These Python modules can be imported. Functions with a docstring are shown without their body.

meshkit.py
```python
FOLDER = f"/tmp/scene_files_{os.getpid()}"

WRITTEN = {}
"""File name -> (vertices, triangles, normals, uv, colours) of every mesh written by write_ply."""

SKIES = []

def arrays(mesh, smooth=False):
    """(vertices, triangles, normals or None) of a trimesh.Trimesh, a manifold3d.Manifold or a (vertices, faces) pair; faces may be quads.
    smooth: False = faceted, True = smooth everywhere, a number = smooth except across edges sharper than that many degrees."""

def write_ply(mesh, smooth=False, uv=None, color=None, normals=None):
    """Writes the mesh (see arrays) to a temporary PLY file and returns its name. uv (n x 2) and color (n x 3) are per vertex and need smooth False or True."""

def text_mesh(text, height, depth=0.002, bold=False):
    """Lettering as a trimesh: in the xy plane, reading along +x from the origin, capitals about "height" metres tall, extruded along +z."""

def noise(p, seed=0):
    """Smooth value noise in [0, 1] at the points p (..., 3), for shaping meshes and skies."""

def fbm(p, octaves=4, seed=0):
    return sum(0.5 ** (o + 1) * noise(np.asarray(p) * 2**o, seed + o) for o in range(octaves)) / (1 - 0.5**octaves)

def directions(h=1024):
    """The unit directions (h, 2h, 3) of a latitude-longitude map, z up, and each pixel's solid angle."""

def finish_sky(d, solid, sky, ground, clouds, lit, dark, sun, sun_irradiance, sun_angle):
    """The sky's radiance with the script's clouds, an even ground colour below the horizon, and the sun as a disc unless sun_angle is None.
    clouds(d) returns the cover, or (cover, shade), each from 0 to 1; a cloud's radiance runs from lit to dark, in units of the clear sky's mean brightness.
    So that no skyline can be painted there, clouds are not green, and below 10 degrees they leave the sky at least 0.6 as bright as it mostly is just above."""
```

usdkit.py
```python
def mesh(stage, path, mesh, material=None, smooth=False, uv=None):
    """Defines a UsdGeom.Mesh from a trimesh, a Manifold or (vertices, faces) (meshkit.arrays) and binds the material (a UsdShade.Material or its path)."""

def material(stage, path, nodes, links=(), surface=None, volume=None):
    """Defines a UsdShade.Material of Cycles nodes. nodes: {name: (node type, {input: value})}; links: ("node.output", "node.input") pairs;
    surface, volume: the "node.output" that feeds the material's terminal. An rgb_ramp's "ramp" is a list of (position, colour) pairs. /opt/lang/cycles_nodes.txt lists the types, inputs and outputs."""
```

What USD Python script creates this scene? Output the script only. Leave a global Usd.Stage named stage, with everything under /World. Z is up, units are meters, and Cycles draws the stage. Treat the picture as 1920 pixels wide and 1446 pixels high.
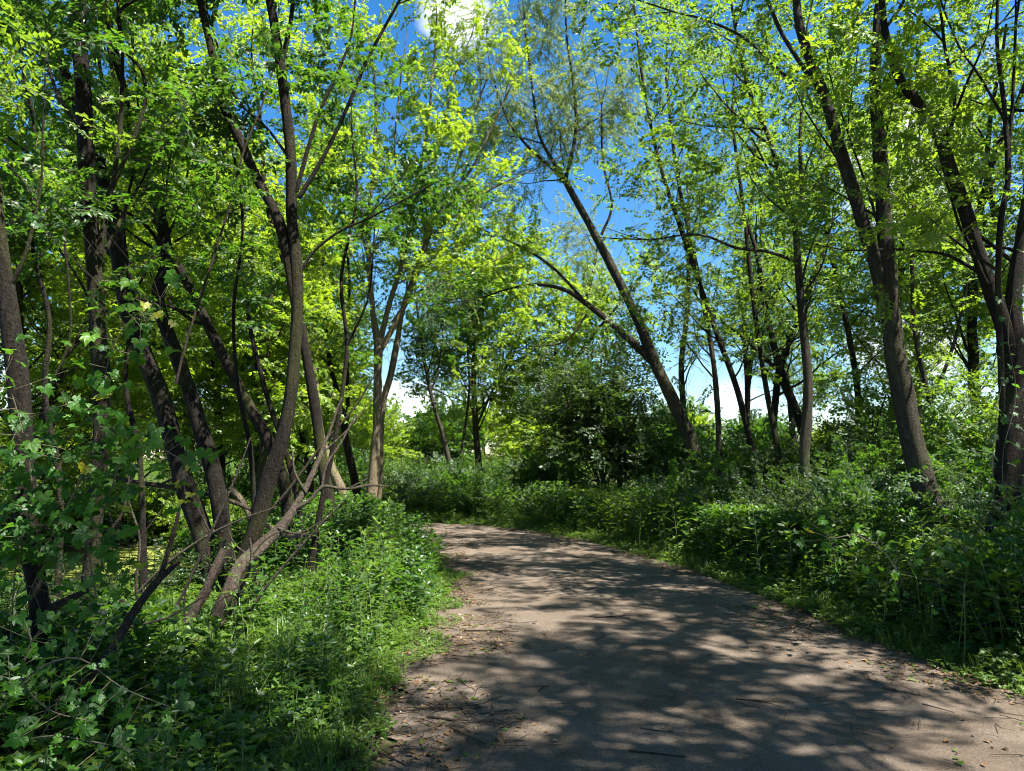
import math, numpy as np, trimesh, shapely, usdkit, meshkit
from pxr import Usd, UsdGeom, UsdLux, UsdShade, Gf, Sdf, Vt

stage = Usd.Stage.CreateInMemory()
UsdGeom.SetStageUpAxis(stage, 'Z'); UsdGeom.SetStageMetersPerUnit(stage, 1.0)
UsdGeom.Xform.Define(stage, '/World'); UsdGeom.Scope.Define(stage, '/World/Looks')
RNG = np.random.default_rng(20240611)

# ------------------------------------------------------------------ camera, sky, sun, exposure
CAM_H, FPX, PITCH = 1.6, 1371.0, math.radians(5.7)
EXPOSURE = 2.3
SUN_AZ, SUN_EL = math.atan2(0.86, -0.50), math.radians(62)
SUN_INTENSITY, SKY_STRENGTH = 1.25, 0.05
SUN = np.array([math.sin(SUN_AZ) * math.cos(SUN_EL), math.cos(SUN_AZ) * math.cos(SUN_EL), math.sin(SUN_EL)])

cam = UsdGeom.Camera.Define(stage, '/World/camera')
cam.CreateHorizontalApertureAttr(36.0); cam.CreateFocalLengthAttr(36.0 * FPX / 1920); cam.CreateFStopAttr(0.0)
cam.CreateClippingRangeAttr(Gf.Vec2f(0.05, 5000)); cam.CreateExposureAttr(EXPOSURE)
cam.AddTranslateOp().Set(Gf.Vec3d(0, 0, CAM_H)); cam.AddRotateXOp().Set(90 + math.degrees(PITCH))

def ray(px, py):
    x, z = (px - 960) / FPX, (723 - py) / FPX
    return np.array([x, math.cos(PITCH) - z * math.sin(PITCH), math.sin(PITCH) + z * math.cos(PITCH)])
def at(px, py, D):                    # the point D metres ahead seen at that place of the photograph
    r = ray(px, py); return np.array([0, 0, CAM_H]) + r * (D / r[1])
def ground_at(px, py, z=0.0):
    r = ray(px, py); return np.array([0, 0, CAM_H]) + r * ((z - CAM_H) / r[2])

def unit(v): v = np.asarray(v, float); return v / (np.linalg.norm(v) + 1e-12)

def sky_dome():
    d = UsdLux.DomeLight.Define(stage, '/World/sky')
    d.GetPrim().SetCustomDataByKey('label', 'deep blue summer sky with a few white clouds'); d.GetPrim().SetCustomDataByKey('kind', 'structure')
    n = {'sky': ('sky_texture', {'sky_type': 'single_scattering', 'sun_disc': False, 'sun_elevation': SUN_EL, 'sun_rotation': SUN_AZ, 'altitude': 100.0, 'air_density': 1.0, 'aerosol_density': 0.35, 'ozone_density': 2.5}),
         'sat': ('hsv', {'saturation': 1.35, 'value': 1.0, 'hue': 0.5, 'fac': 1.0}),
         'tc': ('texture_coordinate', {}),
         'nz': ('noise_texture', {'scale': 7.0, 'detail': 7.0, 'roughness': 0.6}),
         'nb': ('noise_texture', {'scale': 2.2, 'detail': 3.0, 'roughness': 0.5}),
         'bg': ('background_shader', {'strength': SKY_STRENGTH})}
    links = [('sky.color', 'sat.color'), ('tc.generated', 'nz.vector'), ('tc.generated', 'nb.vector')]
    # clouds: soft puffs about these directions of the sky, broken up by noise
    puffs = [(850, 30, .055, .85), (1690, 320, .08, 1.1), (1740, 650, .06, .85), (1640, 660, .05, .75), (1380, 760, .045, .7), (770, 790, .06, .9), (930, 760, .05, .75),
             (2500, 500, .3, .9), (-700, 500, .3, .9), (-200, 780, .2, .8), (300, 300, .06, .7)]
    prev = None
    for i, (px, py, rad, k) in enumerate(puffs):
        c = unit(ray(px, py))
        n[f'd{i}'] = ('vector_math', {'math_type': 'distance', 'vector2': c})
        n[f'm{i}'] = ('map_range', {'from_min': 0.0, 'from_max': rad * 1.6, 'to_min': k, 'to_max': 0.0, 'clamp': True})
        links += [('tc.generated', f'd{i}.vector1'), (f'd{i}.value', f'm{i}.value')]
        if prev is None: prev = f'm{i}.result'
        else:
            n[f'x{i}'] = ('math', {'math_type': 'maximum'})
            links += [(prev, f'x{i}.value1'), (f'm{i}.result', f'x{i}.value2')]; prev = f'x{i}.value'
    n['wide'] = ('map_range', {'from_min': .58, 'from_max': .8, 'to_min': 0.0, 'to_max': .2, 'clamp': True})
    n['mx'] = ('math', {'math_type': 'maximum'})
    n['add'] = ('math', {'math_type': 'add'})
    n['cov'] = ('map_range', {'range_type': 'smoothstep', 'from_min': .82, 'from_max': 1.22, 'to_min': 0.0, 'to_max': 1.0, 'clamp': True})
    n['mix'] = ('mix', {'mix_type': 'mix', 'color2': (6.2, 6.6, 7.2)})
    links += [('nb.fac', 'wide.value'), ('wide.result', 'mx.value1'), (prev, 'mx.value2'), ('mx.value', 'add.value1'), ('nz.fac', 'add.value2'), ('add.value', 'cov.value'),
              ('cov.result', 'mix.fac'), ('sat.color', 'mix.color1'), ('mix.color', 'bg.color')]
    m = usdkit.material(stage, '/World/Looks/sky_look', n, links, surface='bg.background')
    UsdShade.MaterialBindingAPI.Apply(d.GetPrim()).Bind(m)
sky_dome()

sun = UsdLux.DistantLight.Define(stage, '/World/sun')
sun.CreateIntensityAttr(SUN_INTENSITY); sun.CreateNormalizeAttr(True); sun.CreateAngleAttr(0.5); sun.CreateColorAttr(Gf.Vec3f(1.0, 0.94, 0.84))
_z = SUN; _x = unit(np.cross([0, 0, 1.0], _z)); _y = np.cross(_z, _x)
sun.AddTransformOp().Set(Gf.Matrix4d(*_x, 0, *_y, 0, *_z, 0, 0, 0, 0, 1))

# ------------------------------------------------------------------ materials
M = {}
def leaf_look(name, dark, light, trans, vein=False, gloss=.025, tr=.45, rough=.45):
    n = {'oi': ('object_info', {}), 'ge': ('geometry', {}), 'a': ('math', {'math_type': 'multiply_add', 'value2': .5}), 'b': ('math', {'math_type': 'multiply', 'value2': .5}),
         'ramp': ('rgb_ramp', {'ramp': [(0, dark), (.55, tuple((np.array(dark) + np.array(light)) / 2)), (1, light)]}),
         'tramp': ('rgb_ramp', {'ramp': [(0, tuple(np.array(trans) * .7)), (1, trans)]}),
         'd': ('diffuse_bsdf', {}), 't': ('translucent_bsdf', {}), 'g': ('glossy_bsdf', {'color': (.9, .95, 1.0), 'roughness': rough}),
         'm': ('mix_closure', {'fac': tr}), 'm2': ('mix_closure', {'fac': gloss})}
    l = [('ge.random_per_island', 'b.value1'), ('oi.random', 'a.value1'), ('b.value', 'a.value3'), ('a.value', 'ramp.fac'), ('a.value', 'tramp.fac'), ('ramp.color', 'd.color'), ('tramp.color', 't.color'),
         ('d.BSDF', 'm.closure1'), ('t.BSDF', 'm.closure2'), ('m.closure', 'm2.closure1'), ('g.BSDF', 'm2.closure2')]
    M[name] = usdkit.material(stage, '/World/Looks/' + name, n, l, surface='m2.closure')
leaf_look('maple_leaf', (.08, .155, .010), (.19, .28, .018), (.37, .55, .020), tr=.55)
leaf_look('deep_leaf', (.035, .085, .010), (.105, .185, .016), (.26, .43, .022), tr=.5)
leaf_look('willow_leaf', (.10, .15, .035), (.20, .26, .075), (.30, .40, .06))
leaf_look('herb_leaf', (.014, .046, .006), (.045, .10, .010), (.12, .28, .015), tr=.48)
leaf_look('bright_herb_leaf', (.045, .095, .011), (.09, .155, .017), (.22, .38, .025))
leaf_look('grape_leaf', (.025, .085, .006), (.055, .14, .010), (.16, .38, .02), gloss=.012)
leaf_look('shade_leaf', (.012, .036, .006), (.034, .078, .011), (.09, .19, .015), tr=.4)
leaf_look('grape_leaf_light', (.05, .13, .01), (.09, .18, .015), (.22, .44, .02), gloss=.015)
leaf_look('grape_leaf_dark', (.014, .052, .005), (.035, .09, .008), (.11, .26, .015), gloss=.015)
leaf_look('grass_blade', (.05, .10, .012), (.12, .18, .03), (.2, .34, .03))
leaf_look('dry_leaf', (.10, .06, .03), (.22, .14, .07), (.18, .1, .04), tr=.2)
leaf_look('yellow_leaf', (.22, .24, .02), (.30, .30, .03), (.5, .45, .03))

def bark_look(name, dark, mid, light, moss=0.0, zs=3.4, sc=15.0):
    n = {'ge': ('geometry', {}), 'mp': ('mapping', {'scale': (sc, sc, zs)}), 'n1': ('noise_texture', {'scale': 2.2, 'detail': 7.0, 'roughness': .7, 'distortion': .8}),
         'mp2': ('mapping', {'scale': (1.0, 1.0, .5)}), 'n2': ('noise_texture', {'scale': 1.6, 'detail': 5.0, 'roughness': .6}), 'n3': ('noise_texture', {'scale': 38.0, 'detail': 4.0, 'roughness': .7}),
         'r': ('rgb_ramp', {'ramp': [(.25, dark), (.5, mid), (.8, light)]}), 'r3': ('rgb_ramp', {'ramp': [(.3, (.55, .55, .55)), (.5, (1, 1, 1)), (.72, (1.4, 1.38, 1.35))]}),
         'r2': ('rgb_ramp', {'ramp': [(.3, (.72, .72, .72)), (.65, (1.18, 1.17, 1.15))]}),
         'ml': ('mix', {'mix_type': 'multiply', 'fac': .85}), 'ml2': ('mix', {'mix_type': 'multiply', 'fac': 1.0}), 'ad': ('math', {'math_type': 'multiply_add', 'value2': .6}),
         'mr': ('map_range', {'from_min': .52, 'from_max': .72, 'to_min': 0.0, 'to_max': moss, 'clamp': True}), 'mx': ('mix', {'mix_type': 'mix', 'color2': (.075, .09, .015)}),
         'bu': ('bump', {'strength': 1.0, 'distance': .06}), 'p': ('principled_bsdf', {'roughness': .92, 'specular_ior_level': .15})}
    l = [('ge.position', 'mp.vector'), ('mp.vector', 'n1.vector'), ('ge.position', 'mp2.vector'), ('mp2.vector', 'n2.vector'), ('ge.position', 'n3.vector'), ('n1.fac', 'r.fac'), ('n3.fac', 'r3.fac'), ('n2.fac', 'r2.fac'), ('n2.fac', 'mr.value'), ('mr.result', 'mx.fac'),
         ('r.color', 'ml.color1'), ('r3.color', 'ml.color2'), ('ml.color', 'ml2.color1'), ('r2.color', 'ml2.color2'), ('ml2.color', 'mx.color1'), ('n3.fac', 'ad.value1'), ('n1.fac', 'ad.value3'),
         ('mx.color', 'p.base_color'), ('ad.value', 'bu.height'), ('bu.normal', 'p.normal')]
    M[name] = usdkit.material(stage, '/World/Looks/' + name, n, l, surface='p.BSDF')
bark_look('dark_bark', (.005, .004, .0032), (.016, .013, .010), (.044, .037, .029), .35)
bark_look('grey_bark', (.011, .0095, .007), (.040, .0345, .026), (.092, .082, .064), .35)
bark_look('tan_bark', (.05, .040, .026), (.16, .13, .085), (.28, .235, .165), .4)
bark_look('pale_dead_wood', (.022, .017, .013), (.062, .050, .039), (.13, .108, .086), 0, 1.2, 12)
bark_look('brown_dead_wood', (.018, .013, .010), (.045, .034, .026), (.095, .076, .06), .2, 1.2, 12)
def plain(name, col, rough=.8):
    M[name] = usdkit.material(stage, '/World/Looks/' + name, {'p': ('principled_bsdf', {'base_color': col, 'roughness': rough})}, surface='p.BSDF')
plain('green_stem', (.07, .10, .03)); plain('twig_bark', (.07, .055, .042)); plain('red_stem', (.07, .06, .03)); plain('flower_white', (.7, .7, .66))

M['ground'] = usdkit.material(stage, '/World/Looks/ground_look', {
    'ge': ('geometry', {}), 'n': ('noise_texture', {'scale': 3.0, 'detail': 8.0, 'roughness': .7}), 'n2': ('noise_texture', {'scale': 40.0, 'detail': 4.0, 'roughness': .7}),
    'r': ('rgb_ramp', {'ramp': [(.3, (.03, .024, .016)), (.5, (.055, .05, .025)), (.7, (.06, .075, .02))]}),
    'b': ('bump', {'strength': 1.0, 'distance': .03}), 'p': ('principled_bsdf', {'roughness': .95, 'specular_ior_level': .1})},
    [('ge.position', 'n.vector'), ('ge.position', 'n2.vector'), ('n.fac', 'r.fac'), ('r.color', 'p.base_color'), ('n2.fac', 'b.height'), ('b.normal', 'p.normal')], surface='p.BSDF')
M['path'] = usdkit.material(stage, '/World/Looks/path_look', {
    'ge': ('geometry', {}), 'n': ('noise_texture', {'scale': 1.3, 'detail': 9.0, 'roughness': .72}), 'n2': ('noise_texture', {'scale': 48.0, 'detail': 5.0, 'roughness': .75}),
    'v': ('noise_texture', {'scale': 130.0, 'detail': 3.0, 'roughness': .6}), 'vr': ('rgb_ramp', {'ramp': [(.3, (.6, .6, .6)), (.5, (1, 1, 1)), (.7, (1.5, 1.47, 1.44))]}),
    'r': ('rgb_ramp', {'ramp': [(.28, (.064, .048, .035)), (.45, (.112, .088, .067)), (.58, (.138, .111, .088)), (.74, (.19, .157, .129))]}),
    'r2': ('rgb_ramp', {'ramp': [(.25, (.6, .6, .6)), (.5, (1, 1, 1)), (.78, (1.45, 1.42, 1.4))]}),
    'mu': ('mix', {'mix_type': 'multiply', 'fac': 1.0}), 'mu2': ('mix', {'mix_type': 'multiply', 'fac': 1.0}), 'ad': ('math', {'math_type': 'add'}),
    'b': ('bump', {'strength': 1.0, 'distance': .02}), 'p': ('principled_bsdf', {'roughness': .93, 'specular_ior_level': .15})},
    [('ge.position', 'n.vector'), ('ge.position', 'n2.vector'), ('ge.position', 'v.vector'), ('n.fac', 'r.fac'), ('n2.fac', 'r2.fac'), ('r.color', 'mu.color1'), ('r2.color', 'mu.color2'), ('v.fac', 'vr.fac'), ('mu.color', 'mu2.color1'), ('vr.color', 'mu2.color2'),
     ('mu2.color', 'p.base_color'), ('n2.fac', 'ad.value1'), ('v.fac', 'ad.value2'), ('ad.value', 'b.height'), ('b.normal', 'p.normal')], surface='p.BSDF')
M['water'] = usdkit.material(stage, '/World/Looks/pond_look', {
    'ge': ('geometry', {}), 'n': ('noise_texture', {'scale': 2.5, 'detail': 7.0, 'roughness': .7}), 'r': ('rgb_ramp', {'ramp': [(.36, (.012, .014, .008)), (.44, (.12, .15, .02)), (.7, (.2, .22, .035))]}),
    'rr': ('rgb_ramp', {'ramp': [(.36, (.05, .05, .05)), (.44, (.7, .7, .7))]}), 'p': ('principled_bsdf', {})},
    [('ge.position', 'n.vector'), ('n.fac', 'r.fac'), ('n.fac', 'rr.fac'), ('r.color', 'p.base_color'), ('rr.color', 'p.roughness')], surface='p.BSDF')

# ------------------------------------------------------------------ scene helpers
_used = {}
def numbered(parent, name):
    k = _used.get((parent, name), 0); _used[(parent, name)] = k + 1
    return f'{parent}/{name}' if k == 0 else f'{parent}/{name}_{k:03d}'
def tag(p, label=None, cat=None, group=None, kind=None):
    p = p.GetPrim() if hasattr(p, 'GetPrim') else p
    for k, v in (('label', label), ('category', cat), ('group', group), ('kind', kind)):
        if v: p.SetCustomDataByKey(k, v)
    return p
def thing(name, loc, label, cat, group=None, rotz=0.0, scale=None):
    x = UsdGeom.Xform.Define(stage, numbered('/World', name))
    x.AddTranslateOp().Set(Gf.Vec3d(*map(float, loc)))
    if rotz or scale is not None: x.AddRotateZOp().Set(float(rotz))
    if scale is not None: x.AddScaleOp().Set(Gf.Vec3f(*([float(scale)] * 3)))
    return tag(x, label, cat, group)
def obj(name, mesh, mat, parent=None, smooth=False):
    path = numbered(str(parent.GetPath()) if parent is not None else '/World', name)
    return usdkit.mesh(stage, path, mesh, M[mat], smooth=smooth).GetPrim()
def cat_mesh(ms):
    vs, fs, o = [], [], 0
    for v, f in ms:
        if len(v): vs.append(v); fs.append(np.asarray(f) + o); o += len(v)
    return (np.vstack(vs), np.vstack(fs)) if vs else (np.zeros((0, 3)), np.zeros((0, 3), int))
def instancer(name, parent, protos, mats, pos, R, scl, which, kind='stuff'):
    """protos: meshes, each with its material; R: n x 3 x 3 with the axes as columns."""
    path = numbered(str(parent.GetPath()) if parent is not None else '/World', name)
    pi = UsdGeom.PointInstancer.Define(stage, path)
    targets = []
    for k, (m, mt) in enumerate(zip(protos, mats)):
        parts = m if isinstance(m, list) else [(m, mt)]
        root = UsdGeom.Xform.Define(stage, f'{path}/sprig_{k:03d}') if True else None
        for q, (mm, mtt) in enumerate(parts):
            usdkit.mesh(stage, f'{path}/sprig_{k:03d}/{"leaves" if q == 0 else "stems"}', mm, M[mtt])
        targets.append(root.GetPath())
    pi.CreatePrototypesRel().SetTargets(targets)
    pi.CreatePositionsAttr(Vt.Vec3fArray.FromNumpy(np.asarray(pos, np.float32)))
    q = quats(R)
    pi.CreateOrientationsAttr(Vt.QuathArray([Gf.Quath(float(a), float(b), float(c), float(d)) for a, b, c, d in q]))
    s = np.asarray(scl, np.float32); s = np.repeat(s[:, None], 3, 1) if s.ndim == 1 else s
    pi.CreateScalesAttr(Vt.Vec3fArray.FromNumpy(np.ascontiguousarray(s)))
    pi.CreateProtoIndicesAttr(Vt.IntArray.FromNumpy(np.asarray(which, np.int32)))
    return tag(pi, kind=kind)
def quats(R):
    R = np.asarray(R, float)
    from scipy.spatial.transform import Rotation
    q = Rotation.from_matrix(R).as_quat()
    return np.stack([q[:, 3], q[:, 0], q[:, 1], q[:, 2]], 1)
def frames(d, upish):
    """columns: x along d, z near upish"""
    d = d / (np.linalg.norm(d, axis=1, keepdims=True) + 1e-9)
    y = np.cross(upish, d); y /= np.linalg.norm(y, axis=1, keepdims=True) + 1e-9
    z = np.cross(d, y)
    return np.stack([d, y, z], -1)
def yaw(a):
    c, s, o = np.cos(a), np.sin(a), np.zeros_like(a)
    return np.stack([np.stack([c, -s, o], -1), np.stack([s, c, o], -1), np.stack([o, o, o + 1], -1)], -2)

def smooth_line(p, step):
    """Catmull-Rom through the rows of p (any number of columns), resampled about every step metres"""
    p = np.asarray(p, float)
    q = np.vstack([2 * p[0] - p[1], p, 2 * p[-1] - p[-2]]); out = []
    for i in range(1, len(q) - 2):
        n = max(1, int(np.linalg.norm(q[i + 1, :3] - q[i, :3]) / step)); t = np.linspace(0, 1, n, endpoint=False)[:, None]
        a, b, c, d = q[i - 1], q[i], q[i + 1], q[i + 2]
        out.append(.5 * (2 * b + (c - a) * t + (2 * a - 5 * b + 4 * c - d) * t ** 2 + (3 * b - 3 * c + d - a) * t ** 3))
    return np.vstack(out + [p[-1:]])
def tube(p, r, sides=6, bark=0.0, seed=0, cap=True):
    p = np.asarray(p, float); r = np.broadcast_to(np.asarray(r, float), (len(p),)).copy()
    t = np.gradient(p, axis=0); t /= np.linalg.norm(t, axis=1, keepdims=True) + 1e-12
    ref = np.array([1.0, 0, 0]) if abs(t[:, 0].mean()) < .8 else np.array([0, 1.0, 0])
    a = np.cross(t, ref); a /= np.linalg.norm(a, axis=1, keepdims=True) + 1e-12
    b = np.cross(t, a); ang = np.arange(sides) * 2 * np.pi / sides
    rr = np.repeat(r[:, None], sides, 1) * (1 - .75 * bark)
    if bark > 0:
        s = np.concatenate([[0], np.cumsum(np.linalg.norm(np.diff(p, axis=0), axis=1))])
        circ = np.stack([np.cos(ang), np.sin(ang)], 1)
        q = np.concatenate([np.repeat(circ[None], len(p), 0) * 4.5, np.repeat(s[:, None, None], sides, 1) * 2.2], -1)
        q2 = np.concatenate([np.repeat(circ[None], len(p), 0) * 1.1, np.repeat(s[:, None, None], sides, 1) * 1.7], -1)
        rr *= 1 + bark * (1 - 2.2 * np.abs(meshkit.noise(q + seed, seed) - .5)) - bark * .4 + 1.6 * bark * (meshkit.noise(q2 + seed * 3.1, seed + 5) - .5)
    v = p[:, None] + rr[..., None] * (np.cos(ang)[None, :, None] * a[:, None] + np.sin(ang)[None, :, None] * b[:, None])
    i, j = np.meshgrid(np.arange(len(p) - 1), np.arange(sides), indexing='ij')
    q = np.stack([i * sides + j, i * sides + (j + 1) % sides, (i + 1) * sides + (j + 1) % sides, (i + 1) * sides + j], -1).reshape(-1, 4)
    f = np.vstack([q[:, [0, 1, 2]], q[:, [0, 2, 3]]]); v = v.reshape(-1, 3)
    if cap:
        n = len(v); v = np.vstack([v, p[-1:] + t[-1:] * r[-1] * .3, p[:1]]); j = np.arange(sides); k = (len(p) - 1) * sides
        f = np.vstack([f, np.stack([k + j, k + (j + 1) % sides, np.full(sides, n)], 1), np.stack([(j + 1) % sides, j, np.full(sides, n + 1)], 1)])
    return v, f

# ------------------------------------------------------------------ ground, path, pond
def P2(px, py): g = ground_at(px, py); return g[:2]
left_edge = [(-.75, -8), (-.72, 0), P2(700, 1446), P2(722, 1400), P2(735, 1330), P2(752, 1265), P2(795, 1200), P2(838, 1130), P2(850, 1085), P2(815, 1035), P2(785, 1010), (-3.3, 15.3), (-5.5, 16.6), (-9, 17.6), (-14, 18.2)]
right_edge = [(3.6, -8), (3.5, 0), (3.45, 3.5), P2(1920, 1318), P2(1790, 1272), P2(1660, 1222), P2(1530, 1167), P2(1400, 1112), P2(1260, 1062), P2(1130, 1024), P2(1000, 999), P2(880, 986), P2(765, 980), (-6, 20.2), (-14, 21.8)]
def resample2(p, n):
    p = smooth_line(np.array([(*q, 0) for q in p]), .1)[:, :2]
    s = np.concatenate([[0], np.cumsum(np.linalg.norm(np.diff(p, axis=0), axis=1))])
    u = np.linspace(0, s[-1], n); return np.stack([np.interp(u, s, p[:, 0]), np.interp(u, s, p[:, 1])], 1)
PATH = shapely.Polygon(np.vstack([resample2(left_edge, 300), resample2(right_edge, 300)[::-1]])).buffer(0)
POND = (-6.6, 11.5, 2.6, 3.6)   # centre x, y, half-widths
def height(x, y):
    x, y = np.asarray(x, float), np.asarray(y, float)
    d = shapely.distance(shapely.points(x, y), PATH)
    bank = np.clip(d / 1.5, 0, 1) ** 2
    z = bank * (.10 * (meshkit.fbm(np.stack([x * .5, y * .5, x * 0], -1), 4, 3) - .45) * 2) + .03 * np.clip(d - .2, 0, 1)
    e = ((x - POND[0]) / POND[2]) ** 2 + ((y - POND[1]) / POND[3]) ** 2
    z = z - .42 * np.clip(1.35 - e, 0, 1) ** 1.0
    return z + np.where(d <= 0, 0, .012 * (meshkit.noise(np.stack([x * 6, y * 6, x * 0], -1), 9) - .5))
def ground():
    xs = np.concatenate([[-400, -200, -100, -60, -40, -28], np.arange(-20, -9, 1), np.arange(-9, 9, .16), np.arange(9, 21, 1), [28, 40, 60, 100, 200, 400]])
    ys = np.concatenate([[-60, -30, -15], np.arange(-9, 2, .5), np.arange(2, 22, .16), np.arange(22, 40, 1), [50, 70, 100, 150, 250, 500]])
    X, Y = np.meshgrid(xs, ys); v = np.stack([X.ravel(), Y.ravel(), height(X.ravel(), Y.ravel())], 1)
    i, j = np.meshgrid(np.arange(len(ys) - 1), np.arange(len(xs) - 1), indexing='ij'); n = len(xs)
    q = np.stack([i * n + j, i * n + j + 1, (i + 1) * n + j + 1, (i + 1) * n + j], -1).reshape(-1, 4)
    tag(obj('ground', (v, q), 'ground', smooth=True), 'dark woodland soil under the plants', kind='structure')
    L, R = resample2(left_edge, 420), resample2(right_edge, 420); C = 40; t = np.linspace(0, 1, C)
    jag = lambda p, s: (meshkit.fbm(np.stack([p[:, 0] * 2.6, p[:, 1] * 2.6, p[:, 0] * 0 + s], 1), 5, s) - .5)[:, None]
    out = unit2(L - R); L = L + out * (jag(L, 1) * .75 + .04); R = R - out * (jag(R, 2) * .75 + .04)
    p = L[:, None] * (1 - t[None, :, None]) + R[:, None] * t[None, :, None]
    z = height(p[..., 0].ravel(), p[..., 1].ravel()); z = np.maximum(z, 0) * 0 + .006 + .018 * (meshkit.fbm(np.concatenate([p.reshape(-1, 2) * 1.1, np.zeros((len(z), 1))], 1), 3, 8) - .5) + .014 * np.tile(1 - (2 * t - 1) ** 2, 420) - .012 * np.tile(np.exp(-((t - .3) / .06) ** 2) + np.exp(-((t - .7) / .06) ** 2), 420) + .010 * (meshkit.fbm(np.concatenate([p.reshape(-1, 2) * 4.5, np.zeros((len(z), 1))], 1), 3, 18) - .5) + .012
    v = np.concatenate([p.reshape(-1, 2), z[:, None]], 1)
    i, j = np.meshgrid(np.arange(419), np.arange(C - 1), indexing='ij')
    q = np.stack([i * C + j, i * C + j + 1, (i + 1) * C + j + 1, (i + 1) * C + j], -1).reshape(-1, 4)
    tag(obj('path', (v, q), 'path', smooth=True), 'brown packed dirt path bending away to the left', kind='structure')
    a = np.linspace(0, 2 * np.pi, 48, endpoint=False); rr = 1.12 + .1 * np.sin(3 * a)
    pv = np.stack([POND[0] + POND[2] * rr * np.cos(a), POND[1] + POND[3] * rr * np.sin(a), np.full(48, -.14)], 1)
    pv = np.vstack([pv, [[POND[0], POND[1], -.14]]]); k = np.arange(48)
    tag(obj('pond_water', (pv, np.stack([k, (k + 1) % 48, np.full(48, 48)], 1)), 'water'), 'still pond covered with green duckweed behind the leaning trunks', kind='structure')
def unit2(v): return v / (np.linalg.norm(v, axis=1, keepdims=True) + 1e-9)
ground()

# ------------------------------------------------------------------ leaves and sprigs (prototypes)
def leaf4(L, W, fold=.25, droop=.12):
    """a leaf along +x, folded on its midrib: 4 triangles"""
    v = np.array([[0, 0, 0], [.42 * L, W / 2, fold * W / 2], [.42 * L, 0, .0], [.42 * L, -W / 2, fold * W / 2], [L, 0, -droop * L]])
    return v, np.array([[0, 2, 1], [0, 3, 2], [1, 2, 4], [2, 3, 4]])
def leaf8(L, W, fold=.25, droop=.18, peak=.35):
    v = [[0, 0, 0]]
    for t, w in ((peak * .55, .78), (peak, 1.0), (.72, .62)):
        z = -droop * L * t * t
        v += [[t * L, w * W / 2, z + fold * w * W / 2], [t * L, 0, z], [t * L, -w * W / 2, z + fold * w * W / 2]]
    v.append([L, 0, -droop * L])
    f = [[0, 2, 1], [0, 3, 2]]
    for k in (1, 4):
        f += [[k, k + 1, k + 4], [k, k + 4, k + 3], [k + 1, k + 2, k + 5], [k + 1, k + 5, k + 4]]
    f += [[7, 8, 10], [8, 9, 10]]
    return np.array(v), np.array(f)
def rot(d, up=(0, 0, 1)):
    return frames(np.asarray(d, float)[None], np.asarray(up, float)[None])[0]
def place(m, R, p): return m[0] @ R.T + p, m[1]

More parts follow.
